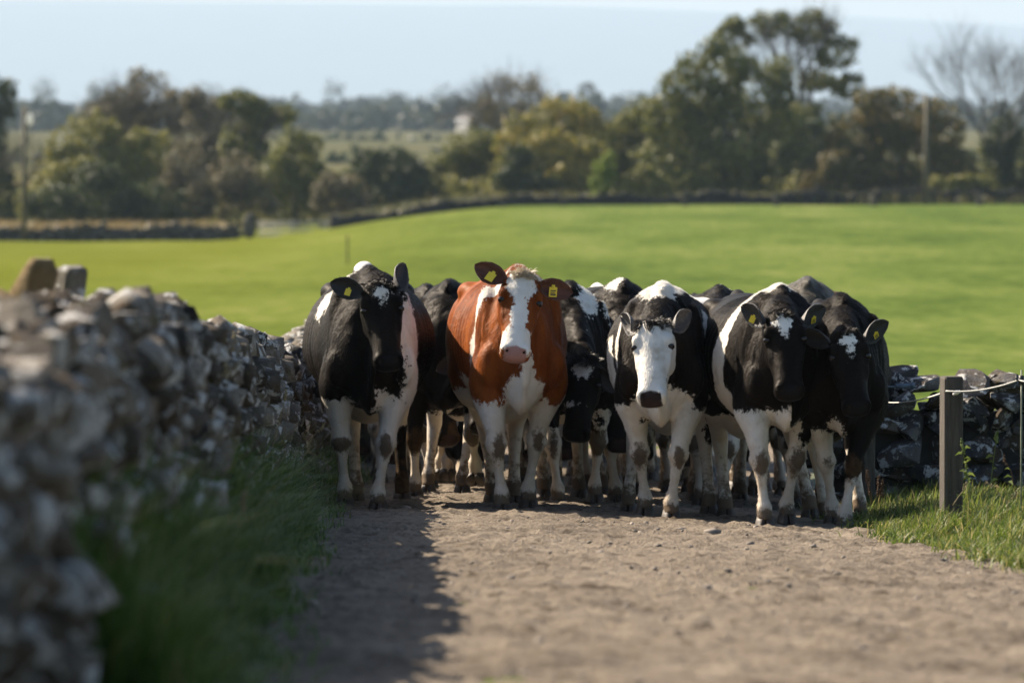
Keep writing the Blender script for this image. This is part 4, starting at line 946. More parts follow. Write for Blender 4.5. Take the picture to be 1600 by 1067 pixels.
def hoof_mesh():
    mb = MB()
    for sx in (-1, 1):
        R = []
        for z, yf, yb, w0, w1 in ((.078, -.030, .045, .002, .046), (.05, -.048, .055, .003, .054), (.02, -.066, .058, .004, .060), (0.0, -.074, .056, .005, .062)):
            a = np.arange(14) / 14 * 2 * np.pi
            x = sx * ((w0 + w1) / 2 + (w1 - w0) / 2 * np.cos(a)); y = (yf + yb) / 2 + (yb - yf) / 2 * np.sin(a)
            y = np.where(np.sin(a) < 0, y, y * .9); x = x + sx * .012 * np.where(np.sin(a) < 0, np.sin(a), 0)
            R.append(np.stack([x, y, np.full(14, z)], -1))
        mb.rings(R[::-1] if sx > 0 else R)
    me = mb.mesh('hoof')
    for v_ in me.vertices: v_.co.x *= 1.02; v_.co.y *= 1.04
    return me
HOOF_ME = None
EYE_ME = None
def frame_mat(X, Y, Z, loc):
    M = Matrix.Identity(4)
    for k in range(3): M[k][0] = X[k]; M[k][1] = Y[k]; M[k][2] = Z[k]; M[k][3] = loc[k]
    return M

def tuft_mesh(B, r, nst, ln, width, curl, fwd):
    mb = MB(); S, u, n = B['S'], B['u'], B['n']; up = np.array((0, -.1, 1.))
    for c in range(int(nst / 7)):      # locks of hair
        x0 = float(np.clip(r.normal(0, width * .8), -.085, .085)); t0 = r.uniform(-.035, .05)
        d0 = S * (x0 * 5 + r.normal(0, .25)) + u * fwd * r.uniform(-.2, 1.1) + n * r.uniform(.15, .6) + up * r.uniform(.1, .7) * (1.1 - fwd)
        d0 /= np.linalg.norm(d0); L0 = ln * r.uniform(.7, 1.35); bend = r.normal(0, .22) * S
        for s_ in range(9):
            x, t = x0 + r.normal(0, .007), t0 + r.normal(0, .007)
            p = B['hp'](x, t, -.006 - 3.5 * x * x - 6 * max(0, .02 - t) ** 1.4); d = d0 + r.normal(0, .10, 3); d /= np.linalg.norm(d); L = L0 * r.uniform(.7, 1.1); pts = [p]
            for k in range(5):
                p = p + d * L / 5; pts.append(p); d = d + curl * (u * .35 * (1 if fwd > .3 else .3) - up * .22) + bend * .5; d /= np.linalg.norm(d)
            rd = .0023 * r.uniform(.7, 1.2); mb.tube(pts, [rd, rd, rd * .9, rd * .75, rd * .5, rd * .15], 3, cap=False)
    return mb.mesh('hair_tuft')

def make_cow(sp):
    global HOOF_ME, EYE_ME
    d, sc, yaw = sp['d'], sp['s'], math.radians(sp.get('yaw', 0))
    base = gnd(sp['x'], d)
    root = thing('cow', tuple(base), sp['label'], 'cow', 'dairy cows walking up the lane')
    root.rotation_euler = (0, 0, yaw); root.scale = (sc,) * 3
    R = np.array(Matrix.Rotation(-yaw, 3, 'Z'))
    loc = lambda p: (R @ (np.asarray(p) - base)) / sc
    if 'poll_px' in sp:
        fw = sp.get('reach', .5); sp['poll'] = loc(px(sp['poll_px'][0], sp['poll_px'][1], d - fw * sc))
    for key in ('fore', 'hind'):       # feet given as (photo column, local y, lift): to local x; ground follows the lane
        nf = []
        for L in sp[key]:
            k = (L[0] - 800) / F; c_, s_ = math.cos(yaw), math.sin(yaw)
            xl = (k * (d + sc * L[1] * c_) - base[0] + sc * L[1] * s_) / (sc * (c_ - k * s_)); nf.append((xl, L[1]) + tuple(L[2:]))
        sp[key] = nf
    B = build_body(sp); V = B['V']; seed = sp.get('seed', 1)
    # the lane falls away under the cow: shear feet heights to the ground
    def drop(yl, xl):
        wp = base + np.array(Matrix.Rotation(yaw, 3, 'Z')) @ (np.array((xl, yl, 0)) * sc); return (float(gz(wp[0], wp[1])) - base[2]) / sc
    ys = np.linspace(-1, 2, 31); dz = np.array([drop(y, 0) for y in ys])
    dv = np.interp(V[:, 1], ys, dz); dz0 = dv.copy()
    back = sstep(-.3, 1.6, V[:, 1]); V[:, 2] += np.where(V[:, 1] > .25, dv, 0)
    me = mesh_np('body', V, B['Q'])
    coat = paint(B, sp['coat'], seed * 31, sp.get('base', -1))
    z = V[:, 2] - np.where(V[:, 1] > .25, dv, 0)
    knee = np.zeros(len(V)); rk = np.random.default_rng(seed + 7)
    for K in B['knees']:
        a_, b_ = rk.uniform(.028, .055), rk.uniform(.035, .085); st_ = rk.uniform(.75, 1.2); kz = K[2] + rk.uniform(-.03, .01)
        dd_ = ((V[:, 0] - K[0] - rk.normal(0, .008)) / a_) ** 2 + ((z - kz) / b_) ** 2 + (np.maximum(V[:, 1] - K[1] + .01, 0) / .04) ** 2
        knee = np.maximum(knee, np.exp(-dd_ * .6) * st_ * (V[:, 1] < K[1] + .09))
    foot = sstep(.16, .05, z) * .8 + sstep(.34, .1, z) * .22
    hind = sstep(.7, 1.0, V[:, 1]) * sstep(.7, .3, z) * .35
    belly = sstep(.62, .54, z) * .1
    dirt = np.clip(knee + foot + hind + belly, 0, 1) * sp.get('mud', 1) + sp.get('dust', 0) * sstep(.9, 1.3, z) * sstep(.6, 1.2, V[:, 1])
    H = B
    nose = sstep(.435, .475, H['ht'] - .10 * np.abs(H['hx']) * 3 + np.clip(H['hn'] + .03, -1, 0) * .25) * sstep(-.092, -.07, H['hn']) * sstep(.068, .052, np.abs(H['hx'])) * (H['hmask'] > .3)
    rim = np.zeros(len(V))
    for sx in (-1, 1):
        rim = np.maximum(rim, np.exp(-(((H['hx'] - sx * .105) / .036) ** 2 + ((H['ht'] - .167) / .030) ** 2 + ((H['hn'] + .045) / .026) ** 2)) * .95)
        nd = np.exp(-(((H['hx'] - sx * .046) / .014) ** 2 + ((H['ht'] - .488) / .014) ** 2 + ((H['hn'] + .016) / .03) ** 2)); rim = np.maximum(rim, nd * 1.1)
    rim = np.maximum(rim, H['mouth'] * .75 * (H['hmask'] > .4))
    for nm, ar in (('coat', coat), ('dirt', dirt), ('nose', nose), ('rim', rim), ('leg', z)): set_attr(me, nm, ar)
    link('body', me, HIDE[sp['hide']], root)
    r = np.random.default_rng(seed + 100)
    nh = sp.get('fur', 0)
    if nh:
        Q = B['Q']; A_, B_, C_, D_ = (V[Q[:, k]] for k in range(4)); ar = np.linalg.norm(np.cross(C_ - A_, D_ - B_), axis=1); cen = (A_ + C_) / 2
        wt = ar * (cen[:, 1] < .9) * (1 + 1.5 * (cen[:, 2] > 1.25)); pk = r.choice(len(Q), nh, p=wt / wt.sum()); nq = np.cross(C_ - A_, D_ - B_)[pk]; nq /= np.linalg.norm(nq, axis=1)[:, None] + 1e-9
        q0 = cen[pk] + r.normal(0, .004, (nh, 3)); q0 -= ((q0 - cen[pk]) * nq).sum(1)[:, None] * nq
        fl = np.where((B['hmask'][Q[pk, 0]] > .5)[:, None], B['u'] * 1.0, np.array((0, .55, -1.))) + .5 * np.stack([fbm(q0 * 6, seed + 40 + k, 2) for k in range(3)], -1) + r.normal(0, .22, (nh, 3))
        fl -= (fl * nq).sum(1)[:, None] * nq; fl /= np.linalg.norm(fl, axis=1)[:, None] + 1e-9
        sd_ = np.cross(nq, fl); ln = r.uniform(.010, .024, nh)[:, None] * (1 - .55 * B['hmask'][Q[pk, 0]] - .35 * np.clip(nose[Q[pk, 0]], 0, 1))[:, None] * np.where(q0[:, 2] > 1.3, 1.4, 1)[:, None]; wd = r.uniform(.0012, .0028, nh)[:, None]
        tip = q0 + (fl * .93 + nq * r.uniform(.10, .42, nh)[:, None]) * ln
        HV = np.stack([q0 - sd_ * wd, q0 + sd_ * wd, tip], 1).reshape(-1, 3); hm = mesh_np('coat_hair', HV, np.arange(nh * 3).reshape(nh, 3), False); src = Q[pk, 0]
        for nm, ar_ in (('coat', coat), ('dirt', dirt), ('nose', nose), ('rim', rim), ('leg', z)): set_attr(hm, nm, np.repeat(np.asarray(ar_)[src], 3))
        link('coat_hair', hm, HIDE[sp['hide']], root, kind='stuff')
    # ears
    ek = sp.get('ear', 'black')
    if EAR_ME[ek] is None: EAR_ME[ek] = ear_mesh(1); EAR_ME[ek].materials.append(EAR[ek])
    for sx, ang, swp, *tw in ((-1, *sp.get('ear_l', (10, 10))), (1, *sp.get('ear_r', (10, 10)))):
        ang, swp = math.radians(ang), math.radians(swp)    # up from the head's side line; swept backward
        side = B['S'] * sx; up = -B['u'] * .9 + B['n'] * .25; up -= (up @ side) * side; up /= np.linalg.norm(up)
        bk = np.cross(side, up) * (1 if sx > 0 else -1); 
        if bk[1] < 0: bk = -bk
        X = (side * math.cos(ang) + up * math.sin(ang)) * math.cos(swp) + bk * math.sin(swp); X /= np.linalg.norm(X)
        Y = bk - (bk @ X) * X; Y /= np.linalg.norm(Y); Z = np.cross(X, Y)
        if tw:
            ta = math.radians(tw[0]) * (1 if Z[2] > 0 else -1); Y = Y * math.cos(ta) + Z * math.sin(ta); Y /= np.linalg.norm(Y); Z = np.cross(X, Y)
        p = B['hp'](sx * .082, .045, -.072)
        e = link('ear', EAR_ME[ek], None, root); e.matrix_local = frame_mat(X, Y, Z, p)
        if sp.get('tags', (1, 1))[0 if sx < 0 else 1]:
            tg = link('ear_tag', TAG_ME, None, e); zz = 1 if Z[2] > 0 else -1
            tg.scale = (sp.get('tagsc', .66),) * 3; tg.location = (.095, -.028, -.020 * zz); tg.rotation_euler = (.25 * zz, (0 if zz > 0 else math.pi) + r.normal(0, .2), r.normal(0, .15))
            if zz < 0: tg.rotation_euler = (-.25, math.pi, r.normal(0, .1)); tg.scale = Vector((1, -1, 1)) * sp.get('tagsc', .66)
    # eyes
    if EYE_ME is None:
        mb = MB(); mb.ell((0, 0, 0), (.0235, .0235, .0235), 20, 14); EYE_ME = mb.mesh('eye'); EYE_ME.materials.append(EYE)
    for sx in (-1, 1):
        e = link('eye', EYE_ME, None, root); e.matrix_local = frame_mat(B['S'] * .95, B['u'] * .78, B['n'] * .95, B['hp'](sx * .1005, .167, -.037))
    # hooves
    if HOOF_ME is None: HOOF_ME = hoof_mesh(); HOOF_ME.materials.append(HOOF)
    for i, (Hc, toe, lift) in enumerate(B['feet']):
        h = link('hoof', HOOF_ME, None, root); dz_ = np.interp(Hc[1], ys, dz) if Hc[1] > .25 else 0
        if lift and i < 2:
            h.matrix_local = Matrix.Translation(Vector(Hc) + Vector((0, .0, -.02))) @ Matrix.Rotation(math.radians(-38), 4, 'X') @ Matrix.Translation((0, 0, -.05))
        else: h.location = (Hc[0], Hc[1], Hc[2] - .055 + dz_)
        h.rotation_euler.z += r.normal(0, .1)
    tf = sp.get('tuft')
    if tf:
        link('hair_tuft', tuft_mesh(B, r, *tf[1:]), HAIR[tf[0]], root, kind='stuff')
    return root
# ------------------------------------------------------------------ the herd
BLK_HEAD = lambda x, t, rx, rt: ('w', 'h', (x, t, .01), (rx, rt, .12))
HERD = [
 dict(label='black cow at the left of the front row with white forelegs and small star', x=578, d=34.6, s=1.03, yaw=2, w=1.10, tail_up=1, fore=[(538, .12), (590, -.22)], hind=[(556, 1.35), (628, 1.62)],
      poll_px=(593, 437), hs=1.06, head=(5, 63, -4), hide='black', ear='black', ear_l=(24, 8, 15), ear_r=(66, 25, 40), tags=(1, 0), tuft=('black', 180, .028, .04, .3, .3), fur=70000, seed=3,
      coat=[('w', 'z', .66), ('w', 'e', (.07, -.25, .62), (.10, .25, .12)), ('w', 'e', (.225, -.03, 1.02), (.085, .22, .46)), ('w', 'e', (-.25, .40, 1.22), (.055, .2, .13)), ('w', 'e', (0, 1.55, 1.52), (.15, .3, .18)), ('w', 'e', (-.12, .75, 1.40), (.06, .5, .06)), ('k', 'z', .40, 1, .8, 3), ('k', 'e', (-.02, -.05, .70), (.085, .4, .16)), ('w', 'h', (.005, .075, .01), (.046, .036, .1)), ('w', 'h', (0, .115, .01), (.018, .035, .1))]),
 dict(label='red and white cow with a broad white blaze leading the herd', x=812, d=34.3, s=1.03, yaw=5, w=.95, tagsc=.95, fore=[(784, -.2), (826, .16)], hind=[(770, 1.5), (804, 1.35)],
      poll_px=(818, 424), hs=1.07, head=(-3, 60, 7), hide='red', ear='red', ear_l=(24, 5), ear_r=(-2, 5), tags=(1, 1), tuft=('cream', 480, .055, .035, .5, .15), fur=70000, seed=5, mud=1.0,
      coat=[('w', 'z', .64), ('w', 'e', (0, -.2, .66), (.13, .3, .16)), ('w', 'e', (.02, -.33, .82), (.035, .2, .24)), ('w', 'e', (-.30, .5, .66), (.2, .5, .12)), ('w', 'e', (.3, .4, .64), (.14, .4, .09)), ('w', 'band', .16, -.5, .045, -1), ('k', 'e', (-.2, .0, .78), (.1, .35, .16)), ('k', 'z', .90, 1, -.02, .3), ('w', 'z', .66), ('w', 'band', .24, -.4, .022, 1),
            ('w', 'h', (0, .06, .0), (.082, .12, .1)), ('w', 'h', (0, .22, .0), (.042, .2, .1)), ('w', 'h', (0, .42, .0), (.1, .085, .12)), ('k', 'e', (-.13, -.12, .72), (.03, .2, .06)), ('k', 'e', (.2, -.1, .72), (.05, .3, .07)), ('w', 'e', (0, 1.6, 1.45), (.2, .2, .1))]),
 dict(label='black and white cow with a whole white face and drooping ears', x=1034, d=33.5, s=.97, yaw=-4, w=1.06, fore=[(1008, .16), (1049, -.22)], hind=[(982, 1.1), (1108, .95)],
      poll_px=(1020, 496), hs=1.09, head=(-5, 59, -3), hide='pied', ear='grey', ear_l=(46, 32, 50), ear_r=(50, 32, 50), tags=(0, 0), tuft=('black', 620, .060, .050, .3, .75), fur=70000, seed=8,
      coat=[('w', 'z', .70), ('w', 'e', (0, -.2, .68), (.22, .3, .15)), ('w', 'e', (0, .3, 1.44), (.16, .42, .22)), ('w', 'e', (-.27, .18, 1.16), (.10, .07, .22)), ('w', 'e', (-.34, .42, .78), (.12, .3, .2)), ('w', 'e', (-.34, .5, 1.0), (.06, .1, .1)), ('w', 'e', (.29, .28, 1.12), (.11, .18, .16)), ('w', 'e', (.34, .40, 1.00), (.10, .16, .13)), ('w', 'e', (.33, .38, .74), (.12, .22, .22)), ('k', 'e', (.36, .45, .80), (.05, .1, .05)), ('w', 'e', (.20, 1.3, 1.38), (.16, .3, .16)),
            ('k', 'e', (.245, -.05, .86), (.06, .14, .24)), ('w', 'head'), ('k', 'h', (-.16, .03, -.1), (.075, .06, .12)), ('k', 'h', (.16, .03, -.1), (.075, .07, .12)), ('k', 'h', (0, -.03, -.03), (.13, .05, .12)), ('k', 'h', (.10, .36, -.06), (.018, .035, .04)), ('k', 'e', (.10, -.04, .43), (.06, .09, .075)), ('k', 'e', (-.10, -.05, .60), (.022, .08, .022)), ('k', 'e', (-.02, -.02, .61), (.02, .05, .03)), ('k', 'e', (.26, .9, .5), (.05, .2, .16))]),
 dict(label='black cow with a diamond blaze and a white belt behind the shoulder', x=1224, d=32.9, s=.97, yaw=7, w=1.04, fore=[(1196, -.22), (1231, .12)], hind=[(1135, 1.5), (1267, 1.35)],
      poll_px=(1224, 484), hs=1.08, head=(-4, 60, -2), hide='black', ear='black', ear_l=(44, 25, 45), ear_r=(30, 20, 40), tags=(1, 1), tuft=('black', 230, .032, .04, .3, .3), fur=70000, seed=12,
      coat=[('w', 'z', .60), ('w', 'z', .70, -1, -1, .5), ('w', 'band', .40, -.28, .10, -1), ('w', 'band', .30, -.35, .022, 1), ('w', 'e', (0, .25, 1.47), (.10, .28, .13)), ('w', 'e', (-.33, .42, .66), (.15, .18, .20)), ('k', 'e', (.14, -.02, .64), (.07, .3, .13)), ('w', 'h', (-.005, .075, .01), (.048, .045, .1)), ('w', 'h', (0, .115, .01), (.025, .05, .1)), ('w', 'e', (.06, -.1, .58), (.05, .15, .07))]),
 dict(label='black cow at the far right with a narrow triangular star', x=1318, d=32.9, s=.94, yaw=2, w=1.0, fore=[(1302, .2), (1322, -.2)], hind=[(1290, 1.5), (1345, 1.7)],
      poll_px=(1324, 512), hs=1.07, head=(5, 63, -3), hide='black', ear='black', ear_l=(20, 20, 40), ear_r=(30, 8, 35), tags=(0, 1), tuft=('black', 230, .032, .04, .3, .3), fur=70000, seed=15, mud=.8,
      coat=[('w', 'z', .60, -1, -1, .6), ('w', 'z', .33, 1, -1, .6), ('w', 'z', .4, 1, .8, 3), ('w', 'z', .5, -1, .8, 3), ('w', 'e', (-.05, -.1, .62), (.05, .14, .09)), ('w', 'h', (0, .075, .01), (.044, .034, .1)), ('w', 'h', (0, .11, .01), (.019, .05, .1))]),
 # second row and those behind
 dict(label='black cow behind with lowered muzzle tucked beside the red cow', x=700, d=37.0, s=1.0, yaw=-4, vox=.015, fur=22000, fore=[(648, .0), (742, -.05, .18)], hind=[(668, 1.5), (722, 1.5)],
      poll_px=(752, 545), reach=.62, head=(8, 72, 0), hide='black', ear='black', ear_l=(-20, 10), ear_r=(0, 20), tags=(1, 0), seed=21,
      coat=[('w', 'z', .36, -1, -1, .6), ('w', 'z', .60, 1, -1, .6), ('w', 'z', .5, 1, .6, 3), ('w', 'z', .5, -1, .6, 3), ('w', 'h', (0, .06, 0), (.03, .04, .1))]),
 dict(label='white and black backed cow showing behind the left of the red cow', x=716, d=40.0, s=1.0, yaw=6, vox=.018, fur=9000, fore=[(690, .0, .12), (735, .1)], hind=[(690, 1.5), (740, 1.6)],
      poll_px=(722, 640), reach=.6, head=(10, 60, 0), hide='pied', ear='black', tags=(0, 0), seed=24,
      coat=[('w', 'z', .7), ('w', 'e', (-.1, .9, 1.35), (.18, .3, .22)), ('w', 'e', (.25, .2, 1.2), (.12, .2, .3)), ('w', 'e', (0, 1.5, 1.45), (.2, .3, .15)), ('w', 'h', (0, .45, -.05), (.12, .1, .2))]),
 dict(label='black cow with lowered head and shaggy white forehead between the red and white faced cows', x=893, d=36.2, s=.99, yaw=4, vox=.013, fur=30000, fore=[(872, -.25), (930, .2)], hind=[(850, 1.5), (905, 1.4)],
      poll_px=(912, 556), reach=.62, head=(-10, 70, 4), hide='black', ear='black', ear_l=(10, 20), ear_r=(-45, 10), tags=(0, 0), tuft=('black', 620, .07, .055, .3, .5), seed=27,
      coat=[('w', 'z', .50), ('w', 'e', (.10, .1, 1.3), (.06, .5, .16)), ('w', 'e', (.24, .4, 1.25), (.05, .4, .2)), ('w', 'e', (.2, -.02, .55), (.1, .2, .1)), ('k', 'e', (.18, .1, .56), (.07, .12, .07)), ('w', 'h', (.005, .075, .01), (.062, .065, .1)), ('w', 'h', (-.06, .30, -.02), (.04, .012, .05))]),
 dict(label='patchy cow whose hips show behind the left shoulder of the white faced cow', x=975, d=37.2, s=1.02, yaw=5, vox=.015, fur=22000, fore=[(962, -.1), (1000, .1, .10)], hind=[(940, 1.5), (985, 1.4)],
      poll_px=(965, 570), reach=.65, head=(2, 74, 0), hide='pied', ear='black', ear_l=(35, 15), tags=(0, 0), seed=31,
      coat=[('w', 'z', .48), ('w', 'e', (-.2, .35, 1.25), (.10, .14, .2)), ('w', 'e', (-.3, 1.0, 1.2), (.14, .2, .3)), ('w', 'e', (-.05, .1, 1.4), (.06, .1, .08)), ('w', 'e', (.1, 1.5, 1.4), (.2, .3, .2))]),
 dict(label='cow with a black poll and pale cheeks peering over between two front cows', x=1124, d=36.6, s=1.0, yaw=-3, vox=.015, fur=22000, fore=[(1095, .15), (1128, -.2)], hind=[(1085, 1.5), (1158, 1.4)],
      poll_px=(1112, 478), reach=.5, head=(-8, 62, 0), hide='black', ear='black', ear_l=(5, 50), ear_r=(5, 50), tags=(0, 0), tuft=('black', 420, .05, .05, .3, .4), seed=34,
      coat=[('w', 'z', .52), ('w', 'e', (.04, -.1, .6), (.06, .2, .14)), ('w', 'h', (-.05, .16, 0), (.09, .1, .12)), ('w', 'h', (.05, .16, 0), (.09, .1, .12)), ('w', 'e', (0, .3, 1.42), (.12, .1, .1))]),
 dict(label='dusty grey backed cow whose rump rises behind the far right pair', x=1262, d=37.2, s=1.06, yaw=-2, vox=.018, fur=9000, fore=[(1240, .0), (1285, .1)], hind=[(1245, 1.5), (1290, 1.5)],
      poll_px=(1268, 590), reach=.6, head=(0, 70, 0), hide='dusty', ear='black', tags=(0, 0), seed=37, dust=.9,
      coat=[('w', 'z', .45), ('w', 'e', (-.1, .3, 1.36), (.14, .12, .1))]),
 dict(label='cow with a lowered white face and dark nostril deep behind the patchy cow', x=935, d=40.2, s=1.0, yaw=-4, vox=.018, fur=9000, fore=[(918, .0), (955, .1)], hind=[(900, 1.5), (960, 1.5)],
      poll_px=(930, 590), reach=.6, head=(20, 60, 0), hide='pied', ear='black', tags=(0, 0), seed=41,
      coat=[('w', 'z', .75), ('w', 'head'), ('k', 'e', (0, .9, 1.4), (.3, .5, .4))]),
 dict(label='brownish legged cow with a pink muzzle seen low between the left front cows', x=668, d=39.6, s=1.0, yaw=4, vox=.018, fur=9000, fore=[(672, .0), (700, -.1, .14)], hind=[(650, 1.5), (715, 1.5)],
      poll_px=(688, 575), reach=.6, head=(15, 66, 0), hide='pied', ear='black', tags=(0, 0), seed=44, mud=1.4,
      coat=[('w', 'z', .7)]),
 dict(label='dark cow hidden but for its pale legs behind the red cow', x=840, d=39.4, s=.99, yaw=0, vox=.02, fore=[(803, .0), (858, .1)], hind=[(815, 1.5), (870, 1.5)],
      poll_px=(835, 600), reach=.6, head=(0, 66, 0), hide='pied', ear='black', tags=(0, 0), seed=47, coat=[('w', 'z', .6)]),
 dict(label='dark cow hidden but for its legs behind the belted black cow', x=1172, d=40.0, s=.99, yaw=0, vox=.02, fore=[(1155, .0), (1180, .1)], hind=[(1150, 1.5), (1195, 1.5)],
      poll_px=(1172, 600), reach=.6, head=(0, 66, 0), hide='black', ear='black', tags=(0, 0), seed=50, coat=[('w', 'z', .35)]),
 dict(label='rearmost cow on the left glimpsed as legs beneath the front black cow', x=612, d=41.5, s=.97, yaw=0, vox=.022, fore=[(594, .0), (628, .12)], hind=[(590, 1.5), (632, 1.45)],
      poll_px=(616, 610), reach=.6, head=(0, 66, 0), hide='pied', ear='black', tags=(0, 0), seed=53, coat=[('w', 'z', 0.62)]),
 dict(label='rear cow glimpsed as dirty legs left of the leading red cow', x=758, d=42.6, s=.97, yaw=0, vox=.022, fore=[(740, .0), (774, .12)], hind=[(736, 1.5), (778, 1.45)],
      poll_px=(762, 610), reach=.6, head=(0, 66, 0), hide='pied', ear='black', tags=(0, 0), seed=56, coat=[('w', 'z', 0.5)]),
 dict(label='rear cow glimpsed as legs under the white faced cow', x=1000, d=42.8, s=.97, yaw=0, vox=.022, fore=[(982, .0), (1016, .12)], hind=[(978, 1.5), (1020, 1.45)],
      poll_px=(1004, 610), reach=.6, head=(0, 66, 0), hide='pied', ear='black', tags=(0, 0), seed=59, coat=[('w', 'z', 0.66)]),
 dict(label='rear cow glimpsed as legs between the white faced and belted cows', x=1090, d=43.0, s=.97, yaw=0, vox=.022, fore=[(1072, .0), (1106, .12)], hind=[(1068, 1.5), (1110, 1.45)],
      poll_px=(1094, 610), reach=.6, head=(0, 66, 0), hide='pied', ear='black', tags=(0, 0), seed=62, coat=[('w', 'z', 0.45)]),
 dict(label='farthest dark cow glimpsed as legs under the shaggy headed cow', x=880, d=43.4, s=.97, yaw=0, vox=.022, fore=[(862, .0), (896, .12)], hind=[(858, 1.5), (900, 1.45)],
      poll_px=(884, 610), reach=.6, head=(0, 66, 0), hide='pied', ear='black', tags=(0, 0), seed=65, coat=[('w', 'z', 0.55)]),
 dict(label='last row cow glimpsed as dark legs beside the left wall', x=560, d=45.6, s=.97, yaw=0, vox=.024, fore=[(543, .0), (575, .12)], hind=[(539, 1.5), (579, 1.45)],
      poll_px=(564, 610), reach=.6, head=(0, 66, 0), hide='pied', ear='black', tags=(0, 0), seed=68, coat=[('w', 'z', 0.5)]),
 dict(label='last row cow glimpsed as legs left of the red cow', x=700, d=45.8, s=.97, yaw=0, vox=.024, fore=[(683, .0), (715, .12)], hind=[(679, 1.5), (719, 1.45)],
      poll_px=(704, 610), reach=.6, head=(0, 66, 0), hide='pied', ear='black', tags=(0, 0), seed=71, coat=[('w', 'z', 0.6)]),
 dict(label='last row cow glimpsed as legs straight behind the red cow', x=826, d=46.2, s=.97, yaw=0, vox=.024, fore=[(809, .0), (841, .12)], hind=[(805, 1.5), (845, 1.45)],
      poll_px=(830, 610), reach=.6, head=(0, 66, 0), hide='pied', ear='black', tags=(0, 0), seed=74, coat=[('w', 'z', 0.4)]),
 dict(label='last row cow glimpsed as legs left of the white faced cow', x=955, d=45.9, s=.97, yaw=0, vox=.024, fore=[(938, .0), (970, .12)], hind=[(934, 1.5), (974, 1.45)],
      poll_px=(959, 610), reach=.6, head=(0, 66, 0), hide='pied', ear='black', tags=(0, 0), seed=77, coat=[('w', 'z', 0.6)]),
 dict(label='last row cow glimpsed as legs right of the white faced cow', x=1095, d=46, s=.97, yaw=0, vox=.024, fore=[(1078, .0), (1110, .12)], hind=[(1074, 1.5), (1114, 1.45)],
      poll_px=(1099, 610), reach=.6, head=(0, 66, 0), hide='pied', ear='black', tags=(0, 0), seed=80, coat=[('w', 'z', 0.5)]),
 dict(label='hidden cow glimpsed as pale legs close behind the white faced cow', x=1062, d=39.8, s=.97, yaw=0, vox=.024, fore=[(1045, .0), (1077, .12)], hind=[(1041, 1.5), (1081, 1.45)],
      poll_px=(1066, 610), reach=.6, head=(0, 66, 0), hide='pied', ear='black', tags=(0, 0), seed=83, coat=[('w', 'z', 0.6)]),
 dict(label='hidden cow glimpsed as legs behind the two right front cows', x=1240, d=40.6, s=.97, yaw=0, vox=.024, fore=[(1223, .0), (1255, .12)], hind=[(1219, 1.5), (1259, 1.45)],
      poll_px=(1244, 610), reach=.6, head=(0, 66, 0), hide='pied', ear='black', tags=(0, 0), seed=86, coat=[('w', 'z', 0.5)]),
]
for sp in HERD: make_cow(sp)
# ------------------------------------------------------------------ grass verges and weeds
GR_L = grass_mat('shaded_verge_grass', [(0, (.03, .075, .012)), (.4, (.075, .15, .022)), (.75, (.14, .21, .04)), (.9, (.20, .22, .07)), (1, (.34, .28, .14))])
GR_R = grass_mat('sunny_verge_grass', [(0, (.035, .065, .010)), (.4, (.085, .135, .018)), (.7, (.17, .21, .035)), (.86, (.24, .24, .06)), (1, (.40, .32, .15))], .45)
r = np.random.default_rng(31); mb = MB()
def sow_left(n, d0, d1, hs, seed, wmul=1):
    d = r.uniform(d0, d1, n); u = r.beta(1.1, 1.2, n); a, bb = verge_l(d) + .03, wall_x(d) - .02
    edge = .17 * fbm(np.stack([d * 1.7, 0 * d, 0 * d], -1), 77, 3)
    X = a + (bb - a) * u + edge * (1 - u); dist = abs(X - a); Zb = gz(X, d) + bank_h(-1, dist, d) - .01
    cl = fbm(np.stack([X * 5, d * 3, 0 * d], -1), 71, 3); h = hs * (.5 + .85 * u) * (1 + 1.5 * cl) * r.uniform(.6, 1.25, n)
    V, q, t = blades(X, d, Zb, np.clip(h, .04, .6), r.uniform(.004, .012, n) * wmul, seed, .45); mb.add(V, q, t)
sow_left(30000, 12.5, 22, .24, 1); sow_left(26000, 22, 32, .26, 2); sow_left(9000, 32, 46, .24, 3)
link('verge_grass', mb.mesh('verge_grass'), GR_L, kind='stuff')
mb = MB()
def sow_right(n, d0, d1, x1, hs, seed):
    d = r.uniform(d0, d1, n); u = r.uniform(0, 1, n) ** 1.15; a = verge_r(d) + .0
    edge = .13 * fbm(np.stack([d * 1.9, 0 * d, 0 * d], -1), 87, 3); X = a + (x1 - a) * u + edge
    ok = (d < wr_y(X) - .12) & (X < 800 / F * d * 1.12 + .2); X, d, u = X[ok], d[ok], u[ok]; a = verge_r(d)
    Zb = gz(X, d) + bank_h(1, np.abs(X - a), d) - .01
    cl = fbm(np.stack([X * 4, d * 2.6, 0 * d], -1), 81, 3); h = hs * (1 + 1.2 * cl) * r.uniform(.5, 1.3, len(d)) * (.55 + .45 * sstep(0, .35, X - a))
    V, q, t = blades(X, d, Zb, np.clip(h, .03, .5), r.uniform(.0035, .0075, len(d)), seed, .6, (.12, -.1)); mb.add(V, q, t)
sow_right(38000, 22, 32, 4.2, .12, 4); sow_right(40000, 30, 38, 4.6, .12, 5)
link('verge_grass', mb.mesh('verge_grass'), GR_R, kind='stuff')
